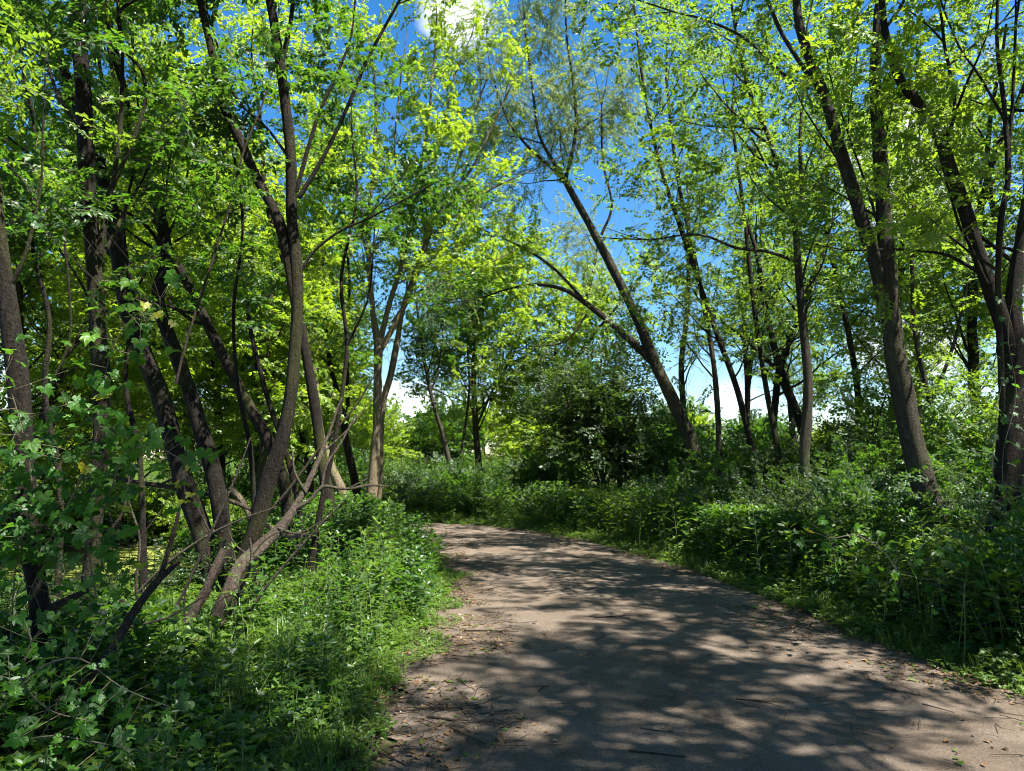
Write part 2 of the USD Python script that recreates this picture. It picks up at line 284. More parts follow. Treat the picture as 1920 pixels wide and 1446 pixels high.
def maple_sprig(seed, n=7, L=.5, s=1.0):
    g = np.random.default_rng(seed); leaves, stems = [], []
    t = np.linspace(0, 1, 6); ax = np.stack([t * L, .05 * L * np.sin(3 * t + seed), -.10 * L * t ** 2], 1)
    stems.append(tube(ax, np.linspace(.004, .0015, 6), 3, cap=False))
    for k in range(n):
        for side in (-1, 1):
            u = (k + .6) / n; p = np.array([np.interp(u, t, ax[:, i]) for i in range(3)])
            d = unit([.55 + .3 * u + g.normal() * .2, side * (1.0 - .3 * u) + g.normal() * .2, g.normal() * .25 - .12])
            pet = (.05 + .04 * g.random()) * s; q = p + d * pet
            stems.append(tube(np.array([p, q]), .0012, 3, cap=False))
            nl = 5 if g.random() < .35 else 3; R = rot(d, [g.normal() * .3, g.normal() * .3, 1])
            sz = (.8 + .4 * g.random()) * s
            for j in range(nl):
                if j == 0: dd, pp = np.array([1, 0, -.1]), q
                else:
                    sd = 1 if j % 2 else -1; dd = np.array([.55, sd * .9, -.1]); pp = q - d * (.018 * s * ((j + 1) // 2 - 1) * 2)
                dw = R @ unit(dd + g.normal(size=3) * .15)
                leaves.append(place(leaf4(.075 * sz, .042 * sz), rot(dw, R[:, 2] + g.normal(size=3) * .35), pp))
    dw = unit([1, 0, -.2]); leaves.append(place(leaf4(.08 * s, .05 * s), rot(dw), ax[-1]))
    return [(cat_mesh(leaves), None), (cat_mesh(stems), 'twig_bark')]
def willow_sprig(seed, n=20, L=.6, s=1.0):
    g = np.random.default_rng(seed); leaves, stems = [], []
    t = np.linspace(0, 1, 7); ax = np.stack([t * L, .06 * L * np.sin(4 * t + seed), -.35 * L * t ** 2], 1)
    stems.append(tube(ax, np.linspace(.003, .001, 7), 3, cap=False))
    for k in range(n):
        for side in (-1, 1):
            u = (k + g.random()) / n; p = np.array([np.interp(u, t, ax[:, i]) for i in range(3)])
            d = unit([.8 + g.normal() * .25, side * .75 + g.normal() * .2, -.35 * u - .1 + g.normal() * .35])
            leaves.append(place(leaf4((.07 + .04 * g.random()) * s, .018 * s, .2, .2), rot(d, g.normal(size=3) * .5 + [0, 0, 1]), p))
    return [(cat_mesh(leaves), None), (cat_mesh(stems), 'twig_bark')]
def ovate_sprig(seed, n=9, L=.45, s=1.0):
    g = np.random.default_rng(seed); leaves, stems = [], []
    t = np.linspace(0, 1, 6); ax = np.stack([t * L, .07 * L * np.sin(4 * t + seed), .02 * np.sin(5 * t)], 1)
    stems.append(tube(ax, np.linspace(.004, .0012, 6), 3, cap=False))
    for k in range(n):
        for side in (-1, 1):
            u = (k + .4 + g.random() * .4) / n; p = np.array([np.interp(u, t, ax[:, i]) for i in range(3)])
            d = unit([.6 + g.normal() * .25, side + g.normal() * .2, g.normal() * .3])
            leaves.append(place(leaf4((.06 + .03 * g.random()) * s, (.036 + .012 * g.random()) * s), rot(d, g.normal(size=3) * .35 + [0, 0, 1]), p + d * .015))
    return [(cat_mesh(leaves), None), (cat_mesh(stems), 'twig_bark')]
SPRIGS = {'dark': ([ovate_sprig(80 + k) for k in range(4)], 'shade_leaf'), 'maple': ([maple_sprig(k) for k in range(5)], 'maple_leaf'), 'deep': ([ovate_sprig(20 + k) for k in range(3)] + [maple_sprig(30 + k) for k in range(2)], 'deep_leaf'),
          'willow': ([willow_sprig(50 + k) for k in range(5)], 'willow_leaf'), 'mid': ([maple_sprig(60 + k) for k in range(5)], 'herb_leaf')}

# ------------------------------------------------------------------ trees
THIN = 1.1
def wander(g, p, d, L, up=.06, wob=.16, step=.22):
    n = max(3, int(L / step)); pts = [p]; d = unit(d); s = L / n
    for _ in range(n):
        d = unit(d + g.normal(size=3) * wob * math.sqrt(s / .22) * .6 + np.array([0, 0, up]) * s / .22)
        pts.append(pts[-1] + d * s)
    return np.array(pts)
def sideways(g, d, angle, bias=None):
    v = g.normal(size=3) + (bias if bias is not None else 0); v = unit(v - d * np.dot(v, d))
    return unit(d * math.cos(angle) + v * math.sin(angle))
class Crown:
    def __init__(s): s.pos, s.dir, s.twigs, s.branches, s.upn = [], [], [], [], []
def leaf_along(g, cr, pts, frm, every, droop=.25):
    seg = np.diff(pts, axis=0); ln = np.linalg.norm(seg, axis=1); S = np.concatenate([[0], np.cumsum(ln)])
    u = S[-1] * frm; k = 0
    while u < S[-1]:
        i = min(len(seg) - 1, int(np.searchsorted(S, u)) - 1 if u > 0 else 0); i = max(i, 0)
        p = pts[i] + seg[i] * ((u - S[i]) / max(ln[i], 1e-6)); d = seg[i] / max(ln[i], 1e-6)
        v = g.normal(size=3); v -= d * v.dot(d); v /= np.linalg.norm(v) + 1e-9
        q = .45 * d + v; q[2] = q[2] * .55 - droop
        cr.pos.append(p); cr.dir.append(q); u += every * (.7 + .6 * g.random()); k += 1
    cr.pos.append(pts[-1]); cr.dir.append(seg[-1] / max(ln[-1], 1e-6) + np.array([0, 0, -droop * .5]))
def sub_branches(g, cr, pts, r0, r1, n, L, level, lo=.15, every=.2, bias=None, up=.05, thick=.035, droop=.25, ang=(35, 65)):
    """n side branches along the line pts; at level 0 they carry leaves"""
    S = np.concatenate([[0], np.cumsum(np.linalg.norm(np.diff(pts, axis=0), axis=1))])
    for k in range(n):
        u = lo + (1 - lo) * (k + g.random()) / n; s = u * S[-1]; i = min(max(int(np.searchsorted(S, s)) - 1, 0), len(pts) - 2)
        p = pts[i] + (pts[i + 1] - pts[i]) * ((s - S[i]) / max(S[i + 1] - S[i], 1e-6)); d = unit(pts[i + 1] - pts[i])
        ll = L * (1.05 - .45 * u) * (.6 + .7 * g.random())
        w = wander(g, p, sideways(g, d, math.radians(g.uniform(*ang)), bias), ll, up)
        r = min(.55 * (r0 + (r1 - r0) * u), .010 * ll + .004)
        rad = np.linspace(r, .003, len(w))
        (cr.branches if r * 2 > thick else cr.twigs).append((w, rad))
        if level > 0:
            sub_branches(g, cr, w, r, .003, max(2, int(ll / .38)), ll * .48, level - 1, .25, every, bias=np.array([0, 0, .15]), up=up * .5, thick=thick, droop=droop)
            leaf_along(g, cr, w, .6, every, droop)
        else:
            leaf_along(g, cr, w, .12, every, droop)
def open_air(p):
    """the gap over the path where the crowns do not meet"""
    x, y, z = p.T
    cx = np.interp(y, [0, 8, 14, 20, 40], [1.3, 1.3, .9, .9, 1.6]); hw = np.interp(y, [0, 6, 14, 22, 40], [.3, .5, .75, .85, 1.3])
    top = np.interp(y, [0, 10, 40], [99, 99, 99])
    return (np.abs(x - cx) < hw * (.75 + .5 * meshkit.noise(p * 1.3, 4))) & (y < 16) & (z > np.interp(y, [0, 22], [2, 6.2])) & (z < top) & (y > 9)
def finish_tree(t, base, cr, kind, g, s=1.0, bark='dark_bark', keep=None, sz=.25, min_y=2.0):
    for w, rad in cr.branches:
        obj('branch', tube(w - base, rad, 6), bark, t, smooth=True)
    if cr.twigs:
        tw = obj('twigs', cat_mesh([tube(w[::2] if len(w) > 6 else w, rad[::2] if len(w) > 6 else rad, 3, cap=False) for w, rad in cr.twigs]), bark, t); tag(tw, kind='stuff')
    if not cr.pos: return
    pos, d = np.array(cr.pos), np.array(cr.dir)
    ok = ~open_air(pos) & (np.linalg.norm(pos - [0, 0, CAM_H], axis=1) > min_y)
    if keep is not None: ok &= keep(pos)
    pos, d = pos[ok], d[ok]
    if not len(pos): return
    up = g.normal(size=pos.shape) * .45 + [0, 0, 1]
    R = frames(d, up); protos, mt = SPRIGS[kind]
    instancer('foliage', t, [[(p[0][0], mt), p[1]] for p in protos], [mt] * len(protos), pos - base, R, s * g.uniform(1 - sz, 1 + sz, len(pos)), g.integers(0, len(protos), len(pos)))
    global N_SPRIG; N_SPRIG += len(pos)
N_SPRIG = 0

def traced_tree(name, label, cat, D, limbs, kind='maple', bark='dark_bark', seed=1, n_side=10, side_L=1.8, zmin=2.2, every=.2, level=1, top_L=2.5, s=1.0, group=None, keep=None, droop=.25, flare=1.7, bias=None, sides=18, rough=.16, dens=1.0, ws=.73):
    """limbs: lists of (px, py, width px[, extra depth]); the first is the trunk from its foot up."""
    g = np.random.default_rng(seed); lines = []; every *= THIN if kind != 'willow' else 1.0; s *= .78 if D < 11 else .9
    for li, limb in enumerate(limbs):
        p = []
        for q in limb:
            dd = D + (q[3] if len(q) > 3 else 0); pt = at(q[0], q[1], dd); p.append([*pt, ws * q[2] / FPX * dd / 2])
        if li == 0:
            a, b = np.array(p[0]), np.array(p[1]); d = unit(a[:3] - b[:3]); gz = float(height(a[0], a[1])) - .12
            if a[2] > gz:
                k = (a[2] - gz); foot = np.array([a[0] + np.clip(d[0] / max(-d[2], .5), -.6, .6) * k * .7, a[1] + np.clip(d[1] / max(-d[2], .5), -.3, .3) * k, gz])
                p.insert(0, [*foot, a[3] * flare])
        lines.append(smooth_line(np.array(p), .07 if D < 11 else .14))
    base = lines[0][0, :3].copy(); base[2] += .1
    t = thing(name, base, label, cat, group)
    cr = Crown()
    for li, l in enumerate(lines):
        big = l[:, 3].max() * 2 * FPX / D
        v = tube(l[:, :3] - base, l[:, 3], sides if big > 18 else 10 if big > 9 else 7, rough if big > 12 else .06, seed + li)
        obj('trunk' if li == 0 else 'branch', v, bark, t, smooth=True)
        pts = l[::3, :3] if len(l) > 12 else l[:, :3]
        hi = pts[pts[:, 2] > zmin]
        length = np.linalg.norm(np.diff(pts, axis=0), axis=1).sum()
        if len(hi) > 2:
            frac = np.linalg.norm(np.diff(hi, axis=0), axis=1).sum()
            sub_branches(g, cr, hi, l[0, 3], l[-1, 3], max(1, int(n_side * dens * frac / 5)), side_L, level, 0.0, every, bias=bias, droop=droop)
        if top_L and l[-1, 2] > min(zmin, 4.5):
            e = l[-1, :3]; d0 = unit(l[-1, :3] - l[-4, :3]); r = l[-1, 3]
            top_l = top_L * float(np.clip(r / .03, .2, 1)); w = wander(g, e, d0, top_l, .03, .1); cr.branches.append((w, np.linspace(r, .006, len(w))))
            sub_branches(g, cr, w, r, .006, max(2, int(top_l * 2.2)), side_L * .8 * (.4 + .6 * top_l / top_L), level, .1, every, droop=droop)
            for _ in range(1):
                w2 = wander(g, e, sideways(g, d0, .5), top_l * .8, .03, .1); cr.branches.append((w2, np.linspace(r * .7, .005, len(w2))))
                sub_branches(g, cr, w2, r * .6, .005, max(2, int(top_l * 2)), side_L * .7 * (.4 + .6 * top_l / top_L), level, .1, every, droop=droop)
    finish_tree(t, base, cr, kind, g, s, bark, keep)
    return t

def auto_tree(name, label, cat, x, y, h, r0, spread, cbase, n, kind='maple', bark='dark_bark', seed=1, lean=(0, 0), s=1.0, every=.2, level=1, group=None, keep=None, stems=1, droop=.25, wob=.08):
    g = np.random.default_rng(seed); z0 = float(height(x, y)) - .1; base = np.array([x, y, z0])
    t = thing(name, base + [0, 0, .1], label, cat, group); base = base + [0, 0, .1]; cr = Crown()
    for k in range(stems):
        a = g.uniform(0, 6.28); d = np.array([lean[0] + (.22 * math.cos(a) if stems > 1 else 0), lean[1] + (.22 * math.sin(a) if stems > 1 else 0), 1.0])
        hh = h * (1 if k == 0 else g.uniform(.6, .95)); off = np.array([math.cos(a), math.sin(a), 0]) * (.12 * (k > 0))
        w = wander(g, base + off - [0, 0, .15], d, hh * .92, .012, wob, .35); rad = r0 * (1 if k == 0 else .75) * np.linspace(1, .12, len(w)) ** .8; rad[0] *= 1.35
        l = smooth_line(np.concatenate([w, rad[:, None]], 1), .2)
        obj('trunk' if k == 0 else 'trunk', tube(l[:, :3] - base, l[:, 3], 10, .1, seed + k), bark, t, smooth=True)
        hi = l[:, :3][l[:, 2] > z0 + cbase][::2]
        if len(hi) > 2:
            sub_branches(g, cr, hi, np.interp(cbase / h, [0, 1], [r0, .1 * r0]), .15 * r0, max(3, n // stems), spread, level, 0.0, every, up=.05, droop=droop)
    finish_tree(t, base, cr, kind, g, s, bark, keep)
    return t
# ================================================================== the trees traced along the path
LEFT, RIGHT = np.array([-.5, 0, .1]), np.array([.5, 0, .1])
traced_tree('edge_tree', 'dark vine-covered trunk cut by the left edge with a broken stub', 'tree', 4.6, [
    [(75, 1130, 58), (50, 960, 62), (38, 760, 58), (20, 600, 52), (4, 480, 40), (-8, 360, 32), (-18, 200, 28), (-40, -60, 24)],
    [(24, 530, 13), (50, 470, 11), (66, 400, 9), (78, 335, 7), (80, 250, 5)]],
    'deep', seed=11, ws=.68, n_side=5, side_L=1.0, zmin=2.6, top_L=2.2, every=.2, rough=.2, s=.8, droop=.1)
traced_tree('straight_tree', 'straight dark furrowed trunk with a curved forked branch, vine at its foot', 'tree', 6.2, [
    [(165, 1150, 46), (175, 1000, 44), (187, 850, 41), (190, 700, 42), (180, 560, 42), (167, 380, 44), (157, 200, 46), (150, 80, 46), (146, 0, 50), (138, -220, 44)],
    [(183, 500, 22), (205, 365, 15), (216, 320, 13), (228, 200, 12), (229, 80, 11), (222, 25, 10), (262, -5, 9)],
    [(205, 365, 13), (238, 290, 11), (258, 240, 11), (274, 180, 9), (262, 125, 8), (236, 100, 7), (225, 40, 5)],
    [(160, 250, 12, .2), (110, 180, 9, .4), (70, 60, 8, .6)],
    [(186, 760, 12), (170, 640, 9), (165, 560, 7), (120, 480, 5)]],
    'mid', seed=12, n_side=7, side_L=1.5, zmin=3.0, top_L=3, every=.2, rough=.2)
traced_tree('leaning_tree', 'thick dark trunk leaning up to the left, one of two rising from one foot', 'tree', 8.2, [
    [(402, 1075, 62), (366, 965, 56), (330, 850, 50), (300, 740, 50), (265, 650, 46), (236, 560, 46), (214, 430, 42), (190, 330, 40), (132, 170, 36), (85, 60, 34), (45, -60, 30)],
    [(225, 500, 12), (160, 420, 10), (110, 330, 9), (70, 300, 7)],
    [(190, 330, 14), (200, 220, 11), (185, 100, 9), (190, -30, 8)]],
    'maple', seed=13, n_side=9, side_L=2.0, zmin=3.2, top_L=3, every=.19)
traced_tree('leaning_tree', 'crooked mossy dark trunk bending right above the pond bank, beside the thick leaning one', 'tree', 8.7, [
    [(425, 1050, 46), (408, 930, 46), (390, 850, 44), (355, 735, 40), (325, 650, 38), (296, 560, 34), (312, 490, 34), (300, 400, 30), (264, 305, 26), (240, 210, 22), (215, 90, 18), (180, -60, 15)],
    [(312, 480, 12), (280, 430, 10), (240, 400, 8), (190, 390, 6)]],
    'maple', seed=14, n_side=9, side_L=2.0, zmin=3.4, top_L=3, every=.19)
traced_tree('slim_leaning_tree', 'slim dark trunk leaning far to the left behind the forked tree', 'tree', 10.2, [
    [(546, 1050, 40), (541, 960, 36), (528, 890, 34), (495, 812, 32), (450, 730, 30), (410, 650, 28), (375, 580, 26), (338, 505, 24), (300, 430, 22), (255, 330, 20), (225, 200, 16), (200, 60, 14)]],
    'maple', seed=15, n_side=10, side_L=2.1, zmin=3.0, top_L=3, every=.2)
traced_tree('forked_tree', 'tall dark forked tree leaning right then upright, tallest on the left bank', 'tree', 7.6, [
    [(455, 1060, 46), (481, 985, 44), (505, 895, 42), (530, 820, 38), (545, 740, 35), (554, 640, 33), (558, 560, 33), (555, 490, 33), (547, 400, 31), (545, 300, 30), (536, 200, 28), (516, 60, 26), (500, -30, 24)],
    [(555, 575, 26), (541, 490, 32), (521, 412, 29), (480, 330, 26), (450, 262, 26), (416, 190, 24), (396, 92, 22), (375, 0, 20), (362, -80, 18)],
    [(556, 360, 12), (580, 270, 11), (606, 195, 9), (640, 120, 8), (660, 60, 6), (668, -30, 5)],
    [(560, 372, 13), (606, 295, 11), (645, 215, 10), (690, 110, 9), (745, 8, 7)],
    [(562, 512, 10), (590, 470, 8), (640, 432, 7), (682, 414, 5)],
    [(545, 300, 9), (500, 240, 7), (440, 180, 6), (400, 60, 5)],
    [(528, 120, 14), (545, 40, 12), (552, -40, 10)]],
    'mid', seed=16, n_side=3.4, side_L=1.2, zmin=4.0, top_L=3.0, every=.34, dens=.9)
traced_tree('thin_dark_tree', 'thin dark trunk just left of the pale clump, crossed by a dead branch', 'tree', 11.5, [
    [(628, 1045, 36), (620, 960, 33), (605, 870, 30), (590, 760, 28), (573, 660, 26), (560, 590, 22), (530, 480, 18), (500, 380, 14), (490, 260, 10)]],
    'maple', seed=17, n_side=7, side_L=1.6, zmin=3.4, top_L=2.5, every=.2)
traced_tree('clump_tree', 'sunlit pale-barked tree of the path-side clump, forking into many upright limbs', 'tree', 16.0, [
    [(688, 995, 42), (694, 950, 34), (701, 880, 28), (707, 800, 25), (708, 720, 23), (709, 650, 23), (700, 590, 16), (692, 500, 14), (692, 400, 12), (702, 300, 10), (704, 180, 8), (690, 60, 6)],
    [(711, 650, 15), (730, 570, 14), (758, 480, 11), (775, 380, 9), (800, 250, 8), (815, 100, 6)],
    [(712, 660, 15), (760, 570, 14), (790, 490, 13), (815, 410, 11), (850, 360, 9), (885, 315, 8), (918, 250, 7), (945, 190, 5)],
    [(735, 605, 8), (780, 550, 7), (850, 520, 5), (900, 500, 4)],
    [(690, 480, 9), (660, 380, 8), (640, 280, 7), (600, 170, 5)],
    [(795, 480, 8), (800, 380, 7), (822, 280, 6), (850, 150, 5)],
    [(812, 420, 7), (860, 390, 6), (930, 350, 5), (985, 325, 4)],
    [(750, 520, 7), (755, 400, 6), (740, 280, 5), (752, 140, 4)]],
    'maple', 'tan_bark', seed=18, n_side=13, side_L=1.5, zmin=4.6, top_L=2.4, every=.85, level=1, droop=.1)
traced_tree('clump_tree', 'pale slanting trunk rising right of the path-side clump from behind it', 'tree', 16.4, [
    [(706, 985, 20), (712, 880, 18), (716, 770, 18), (733, 700, 18), (745, 640, 17), (755, 580, 15), (775, 520, 12), (800, 450, 9), (850, 330, 7), (900, 180, 5)]],
    'maple', 'tan_bark', seed=19, n_side=10, side_L=1.5, zmin=4.6, top_L=2, every=.45)
traced_tree('clump_tree', 'mossy pale trunk of the path-side clump leaning left, sunlit foot', 'tree', 15.6, [
    [(655, 1000, 38), (650, 950, 32), (636, 910, 28), (615, 860, 22), (600, 800, 18), (590, 700, 14), (570, 560, 11), (560, 440, 8)]],
    'maple', 'tan_bark', seed=20, n_side=8, side_L=1.5, zmin=3.0, top_L=2.0, every=.38)
traced_tree('clump_tree', 'shaded middle trunk of the path-side clump, forked at head height', 'tree', 16.8, [
    [(680, 985, 26), (665, 900, 22), (648, 820, 20), (640, 760, 18), (622, 700, 14), (610, 600, 10), (605, 480, 8), (600, 350, 6)],
    [(648, 820, 13), (652, 740, 11), (650, 640, 9), (655, 520, 7), (640, 400, 5)]],
    'maple', 'dark_bark', seed=21, n_side=8, side_L=1.5, zmin=3.0, top_L=2.0, every=.38)
traced_tree('bend_tree', 'slender leaning trunk beyond the bend, paired with a thinner one', 'tree', 24, [
    [(850, 915, 17), (843, 870, 15), (830, 815, 12), (812, 755, 10), (798, 690, 9), (790, 640, 7), (780, 560, 5)],
    [(806, 740, 6), (822, 690, 5), (832, 620, 4)]], 'mid', 'grey_bark', seed=22, n_side=12, side_L=1.7, zmin=3.4, top_L=2.0, every=.25, s=1.1)
traced_tree('bend_tree', 'thinner upright trunk beyond the bend, second of the leaning pair', 'tree', 24.6, [
    [(861, 915, 9), (864, 860, 8), (872, 800, 7), (880, 730, 6), (876, 640, 5)]], 'mid', 'grey_bark', seed=23, n_side=12, side_L=1.6, zmin=3.4, top_L=2.0, every=.25, s=1.1)
traced_tree('bend_tree', 'dark upright trunk beyond the bend under the yellow-green crown', 'tree', 26, [
    [(900, 905, 13), (897, 850, 11), (892, 790, 10), (886, 700, 8), (895, 600, 6), (910, 500, 4)],
    [(893, 800, 7), (925, 730, 6), (960, 670, 5), (985, 600, 4)]], 'maple', 'grey_bark', seed=24, n_side=14, side_L=2.2, zmin=3.0, top_L=2.4, every=.22, s=1.15)
traced_tree('bent_willow', 'big willow leaning left over the path with two long arching limbs', 'willow', 17.0, [
    [(1315, 905, 46), (1292, 820, 38), (1262, 750, 35), (1232, 690, 33), (1192, 592, 27), (1147, 500, 25), (1110, 430, 21), (1060, 340, 17), (1035, 300, 11), (1010, 250, 8), (1000, 180, 7), (985, 60, 5)],
    [(1232, 690, 22), (1200, 655, 22), (1150, 610, 19), (1100, 570, 17), (1062, 545, 12), (1010, 534, 9), (960, 540, 6), (900, 560, 4)],
    [(1060, 338, 11), (1080, 245, 10), (1075, 160, 8), (1062, 60, 6), (1060, -60, 4)],
    [(1058, 338, 10), (1030, 312, 8), (985, 270, 7), (950, 222, 6), (925, 150, 4)],
    [(1128, 440, 8), (1147, 385, 7), (1130, 300, 6), (1128, 200, 4)],
    [(1092, 560, 9), (1040, 505, 8), (990, 470, 7), (940, 445, 4)],
    [(1100, 590, 6), (1060, 640, 5), (1000, 650, 3)],
    [(1075, 400, 0.1), (1076, 399, 0.1)]][:7],
    'willow', 'grey_bark', seed=25, n_side=13, side_L=1.7, zmin=8.2, top_L=2.2, every=.13, droop=.4, level=1, s=1.4)
traced_tree('slender_tree', 'slender grey trunk right of the path with an arching low limb to the left', 'tree', 12.2, [
    [(1508, 960, 34), (1508, 860, 29), (1515, 730, 26), (1506, 610, 23), (1496, 500, 20), (1492, 430, 18), (1470, 355, 15), (1442, 260, 13), (1405, 170, 11), (1380, 60, 8), (1365, -40, 6)],
    [(1495, 492, 10), (1440, 472, 9), (1380, 465, 8), (1310, 440, 6), (1220, 450, 4)],
    [(1494, 450, 12), (1502, 370, 10), (1500, 260, 9), (1510, 120, 7)],
    [(1500, 560, 6), (1540, 500, 5), (1560, 420, 4)]],
    'deep', 'grey_bark', seed=26, n_side=11, side_L=2.4, bias=np.array([-.5, 0, 0]), zmin=3.2, top_L=2.6, every=.2)
traced_tree('stout_tree', 'stout grey trunk with a swollen kink low down, biggest tree on the right', 'tree', 9.0, [
    [(1748, 975, 68), (1726, 885, 62), (1704, 800, 58), (1690, 720, 56), (1676, 650, 50), (1670, 560, 46), (1660, 450, 42), (1651, 300, 38), (1641, 160, 30), (1645, 60, 28), (1655, -60, 24)],
    [(1677, 650, 30), (1655, 560, 34), (1640, 490, 36), (1612, 400, 35), (1577, 285, 33), (1546, 182, 29), (1502, 60, 24), (1490, -40, 22)],
    [(1530, 160, 13), (1495, 110, 12), (1462, 55, 11), (1435, -10, 10)],
    [(1518, 165, 9), (1470, 140, 9), (1400, 75, 8), (1330, 40, 7), (1262, 22, 5)],
    [(1655, 200, 9), (1740, 150, 8), (1820, 90, 7), (1880, 40, 5)],
    [(1648, 70, 10), (1690, 10, 9), (1720, -50, 8)],
    [(1672, 560, 8), (1640, 400, 7), (1590, 250, 5)]],
    'deep', 'grey_bark', seed=27, n_side=5.5, side_L=1.8, zmin=3.8, top_L=3.2, every=.16, rough=.1)
traced_tree('ivied_tree', 'broad dark trunk near the right edge, wrapped in leafy vine', 'tree', 8.0, [
    [(1880, 1000, 84), (1888, 900, 72), (1898, 780, 64), (1905, 680, 58), (1900, 560, 40), (1925, 400, 34), (1945, 200, 30), (1960, 0, 26)],
    [(1902, 690, 46), (1880, 610, 44), (1843, 500, 40), (1800, 365, 36), (1762, 260, 32), (1722, 195, 30), (1684, 142, 26), (1660, 60, 20), (1650, -40, 16)],
    [(1850, 520, 10), (1780, 480, 9), (1720, 470, 6)],
    [(1770, 280, 12), (1790, 200, 10), (1770, 80, 8)]],
    'deep', 'dark_bark', seed=28, n_side=6, side_L=1.7, zmin=2.8, top_L=3, every=.19)
traced_tree('edge_sapling', 'thin dark stem forking high at the right edge of the photo', 'tree', 7.4, [
    [(1880, 780, 18, .6), (1872, 560, 17, .4), (1876, 420, 16), (1890, 330, 15), (1884, 210, 13), (1870, 90, 10), (1872, -30, 9)],
    [(1884, 225, 8), (1835, 140, 7), (1800, 90, 6), (1770, 20, 5)], [(1890, 330, 8), (1900, 160, 8), (1905, 40, 7)]],
    'maple', 'dark_bark', seed=29, n_side=8, side_L=1.5, zmin=3.4, top_L=2, every=.18)
for k, (D, lab, limbs, kind, tl) in enumerate([
    (14.5, 'thin stem between the willow and the slender grey trunk, leaning left', [[(1468, 900, 15), (1450, 800, 13), (1432, 700, 11), (1412, 560, 10), (1395, 400, 8), (1375, 250, 7)]], 'deep', 2),
    (19.0, 'pale straight thin stem standing right behind the leaning willow', [[(1288, 860, 15), (1281, 760, 14), (1278, 680, 13), (1290, 560, 10), (1290, 430, 8)]], 'willow', 2),
    (15.5, 'dark crooked stem behind the slender grey trunk', [[(1530, 880, 26), (1500, 790, 22), (1465, 700, 18), (1440, 600, 14), (1420, 480, 10)], [(1465, 700, 10), (1400, 640, 6), (1350, 600, 4)]], 'deep', 2),
    (13.0, 'young forked stem right of the stout trunk, seen against the cloud', [[(1770, 900, 14), (1745, 760, 12), (1718, 640, 10), (1710, 500, 9), (1712, 380, 7)], [(1745, 760, 8), (1790, 640, 7), (1810, 540, 5)]], 'deep', 2),
    (16.0, 'thin leaning stem just left of the stout trunk', [[(1600, 900, 16), (1610, 760, 14), (1590, 620, 12), (1560, 480, 10), (1545, 360, 8)]], 'deep', 2),
    (20.0, 'twin-stemmed thin tree behind the low arching limb', [[(1395, 880, 14), (1402, 740, 12), (1395, 600, 11), (1400, 460, 9), (1420, 300, 7)], [(1402, 740, 9), (1420, 560, 8), (1428, 420, 6)]], 'deep', 2),
    (15.0, 'thin leaning tree reaching left over the path right of the willow', [[(1420, 890, 15), (1385, 740, 13), (1335, 600, 12), (1280, 440, 10), (1235, 300, 8), (1205, 150, 6), (1190, 20, 5)]], 'deep', 2.2),
    (15.6, 'thin tree right of the willow with its crown right of the sky gap', [[(1350, 880, 14), (1340, 700, 12), (1310, 520, 10), (1270, 330, 8), (1250, 160, 6)]], 'deep', 2.2),
    (18.0, 'thin upright stem between the stout trunk and the ivied one', [[(1830, 880, 14), (1822, 700, 12), (1812, 540, 10), (1830, 400, 8)]], 'maple', 2)]):
    s_ = .8; traced_tree('thin_tree', lab, 'tree', D, limbs, kind, 'grey_bark' if k % 2 else 'dark_bark', seed=40 + k, n_side=12, side_L=1.7, zmin=2.6, top_L=tl, every=.33, ws=.9)

for k, (D, lab, limbs) in enumerate([
    (8.0, 'thin dark sapling between the slim leaning trunk and the forked tree', [[(478, 1010, 13), (470, 850, 11), (445, 720, 9), (438, 580, 8), (455, 430, 6), (440, 300, 5)]]),
    (9.5, 'thin bare-stemmed sapling right of the forked tree', [[(600, 960, 14), (632, 800, 11), (650, 650, 9), (640, 520, 8), (668, 380, 6), (660, 250, 4)], [(650, 650, 7), (690, 560, 5), (700, 470, 4)]]),
    (5.6, 'crooked dark sapling between the edge trunk and the straight trunk', [[(110, 1080, 18), (112, 900, 15), (84, 740, 13), (92, 600, 11), (60, 450, 9), (72, 300, 7), (40, 120, 5)], [(84, 740, 8), (130, 640, 6), (128, 520, 5)]]),
    (7.6, 'slender dark sapling beside the thick leaning trunk', [[(268, 1020, 15), (262, 860, 13), (236, 720, 11), (248, 560, 9), (232, 420, 8), (260, 260, 6), (250, 100, 5)], [(248, 560, 7), (290, 470, 5), (310, 360, 4)]]),
    (10.5, 'thin leaning sapling seen under the forked tree', [[(570, 1010, 15), (545, 880, 13), (500, 740, 11), (470, 620, 10), (455, 520, 8), (420, 430, 6)]])]):
    traced_tree('sapling', lab, 'tree', D, limbs, 'mid', 'dark_bark', seed=70 + k, n_side=7, side_L=1.1, zmin=2.4, top_L=1.4, every=.3, ws=.85)

